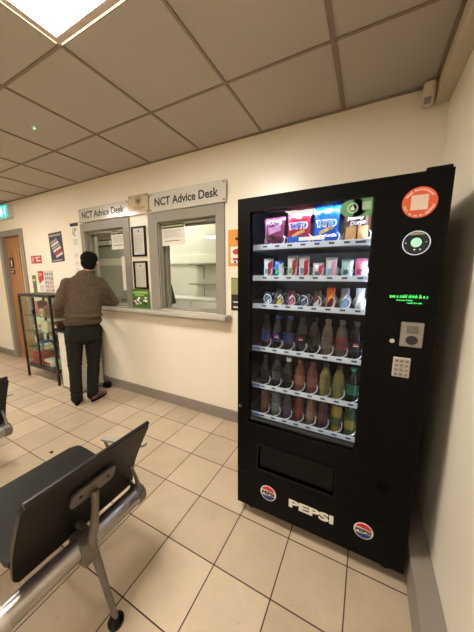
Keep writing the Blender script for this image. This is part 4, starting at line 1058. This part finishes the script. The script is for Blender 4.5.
# jeans
g = G()
g.cap((-.01, .015, .89), (.075, .025, .89), .118, .118, 1, .95, .8); g.ell((.032, .0, .80), (.176, .128, .12))
g.cap((-.062, .0, .82), (-.088, .012, .44), .098, .070, 1, 1, 1); g.cap((-.088, .012, .44), (-.100, -.008, .07), .066, .060)
g.cap((.120, .02, .82), (.096, .042, .44), .098, .072, 1, 1, 1); g.cap((.096, .042, .44), (.054, .0, .07), .068, .060)
def jfold(p, n):
    k = .005*noise.noise(Vector((p.x*9, p.y*9, p.z*13)))
    w = max(0, 1-abs(p.z-.12)/.10)+.6*max(0, 1-abs(p.z-.45)/.10)
    k += .005*w*math.sin(p.z*130+9*p.x)
    q = p+n*k
    q.z = max(q.z, .022)
    return q
JN = mat('dark_grey_denim', (36,35,32), .95, var=.25, scale=14, bump=.5, bscale=300, spec=.15)
jn = blob('jeans', g, .0085, 3, JN, man, post=jfold)
for s_, cx_ in ((-1, -.045), (1, .108)):
    M = Matrix.Translation((cx_, -.118, .80)) @ Matrix.Rotation(.1*s_, 4, 'Z')
    obj('back_pocket', G().obox(M, .115, .012, .12, .005), JN, jn, local=True)
# shoes
SH = mat('dark_leather_shoe', (30,26,24), .4); TAN = mat('tan_shoe_side', (96,70,54), .5)
def shoe(hx, hy, ang, m_up, lab=None):
    d = Vector((math.sin(ang), math.cos(ang), 0)); l = Vector((d.y, -d.x, 0)); R_ = Matrix(((l.x, d.x, 0), (l.y, d.y, 0), (0,0,1))).to_4x4()
    c = Vector((hx, hy, 0)); g = G()
    g.ell(c+d*.03+Vector((0,0,.050)), (.036, .044, .038), R_); g.ell(c+d*.09+Vector((0,0,.046)), (.038, .06, .034), R_)
    g.ell(c+d*.135+Vector((0,0,.036)), (.043, .065, .026), R_); g.ell(c+d*.172+Vector((0,0,.032)), (.038, .042, .021), R_)
    sh_ = blob('shoe', g, .005, 3, m_up, man)
    if lab: sh_['label'] = lab
    s = G(); rr = []
    for z in (0, .014, .020):
        rr.append([c+d*(.098+.118*math.cos(a))+l*((.037+.006*math.cos(a))*math.sin(a)*(1 if z < .02 else .93))+Vector((0,0,z)) for a in [2*math.pi*k/30 for k in range(30)]])
    s.loft(rr); obj('sole', s, BLACK2, sh_, local=True)
shoe(-.105, -.045, .10, SH)
shoe(.050, -.040, .80, TAN, 'tan and black shoe turned to the right')

# ================================================================== LIGHT, CAMERA
w = bpy.data.worlds.new('World'); SC.world = w; w.use_nodes = True
w.node_tree.nodes['Background'].inputs[0].default_value = (1, .93, .82, 1); w.node_tree.nodes['Background'].inputs[1].default_value = .02
cam = bpy.data.cameras.new('camera'); co = bpy.data.objects.new('camera', cam); C.objects.link(co)
cam.sensor_fit = 'VERTICAL'; cam.sensor_height = 36; cam.lens = 36*251.764/632; cam.clip_start = .02
p_, y_ = -.1598, .4747
fw = Vector((-math.sin(y_)*math.cos(p_), math.cos(y_)*math.cos(p_), math.sin(p_)))
rt = Vector((math.cos(y_), math.sin(y_), 0)); upv = rt.cross(fw)
co.matrix_world = Matrix(((rt.x, upv.x, -fw.x, 0), (rt.y, upv.y, -fw.y, 0), (rt.z, upv.z, -fw.z, 1.4367), (0,0,0,1)))
SC.camera = co
SC.view_settings.view_transform = 'Standard'; SC.view_settings.look = 'None'; SC.view_settings.gamma = 1; SC.view_settings.use_curve_mapping = False
SC.view_settings.exposure = 1.85
SC.cycles.use_denoising = True
SC.cycles.max_bounces = 10; SC.cycles.transparent_max_bounces = 16
SC.cycles.sample_clamp_indirect = 6
bpy.data.scenes.remove(TS)
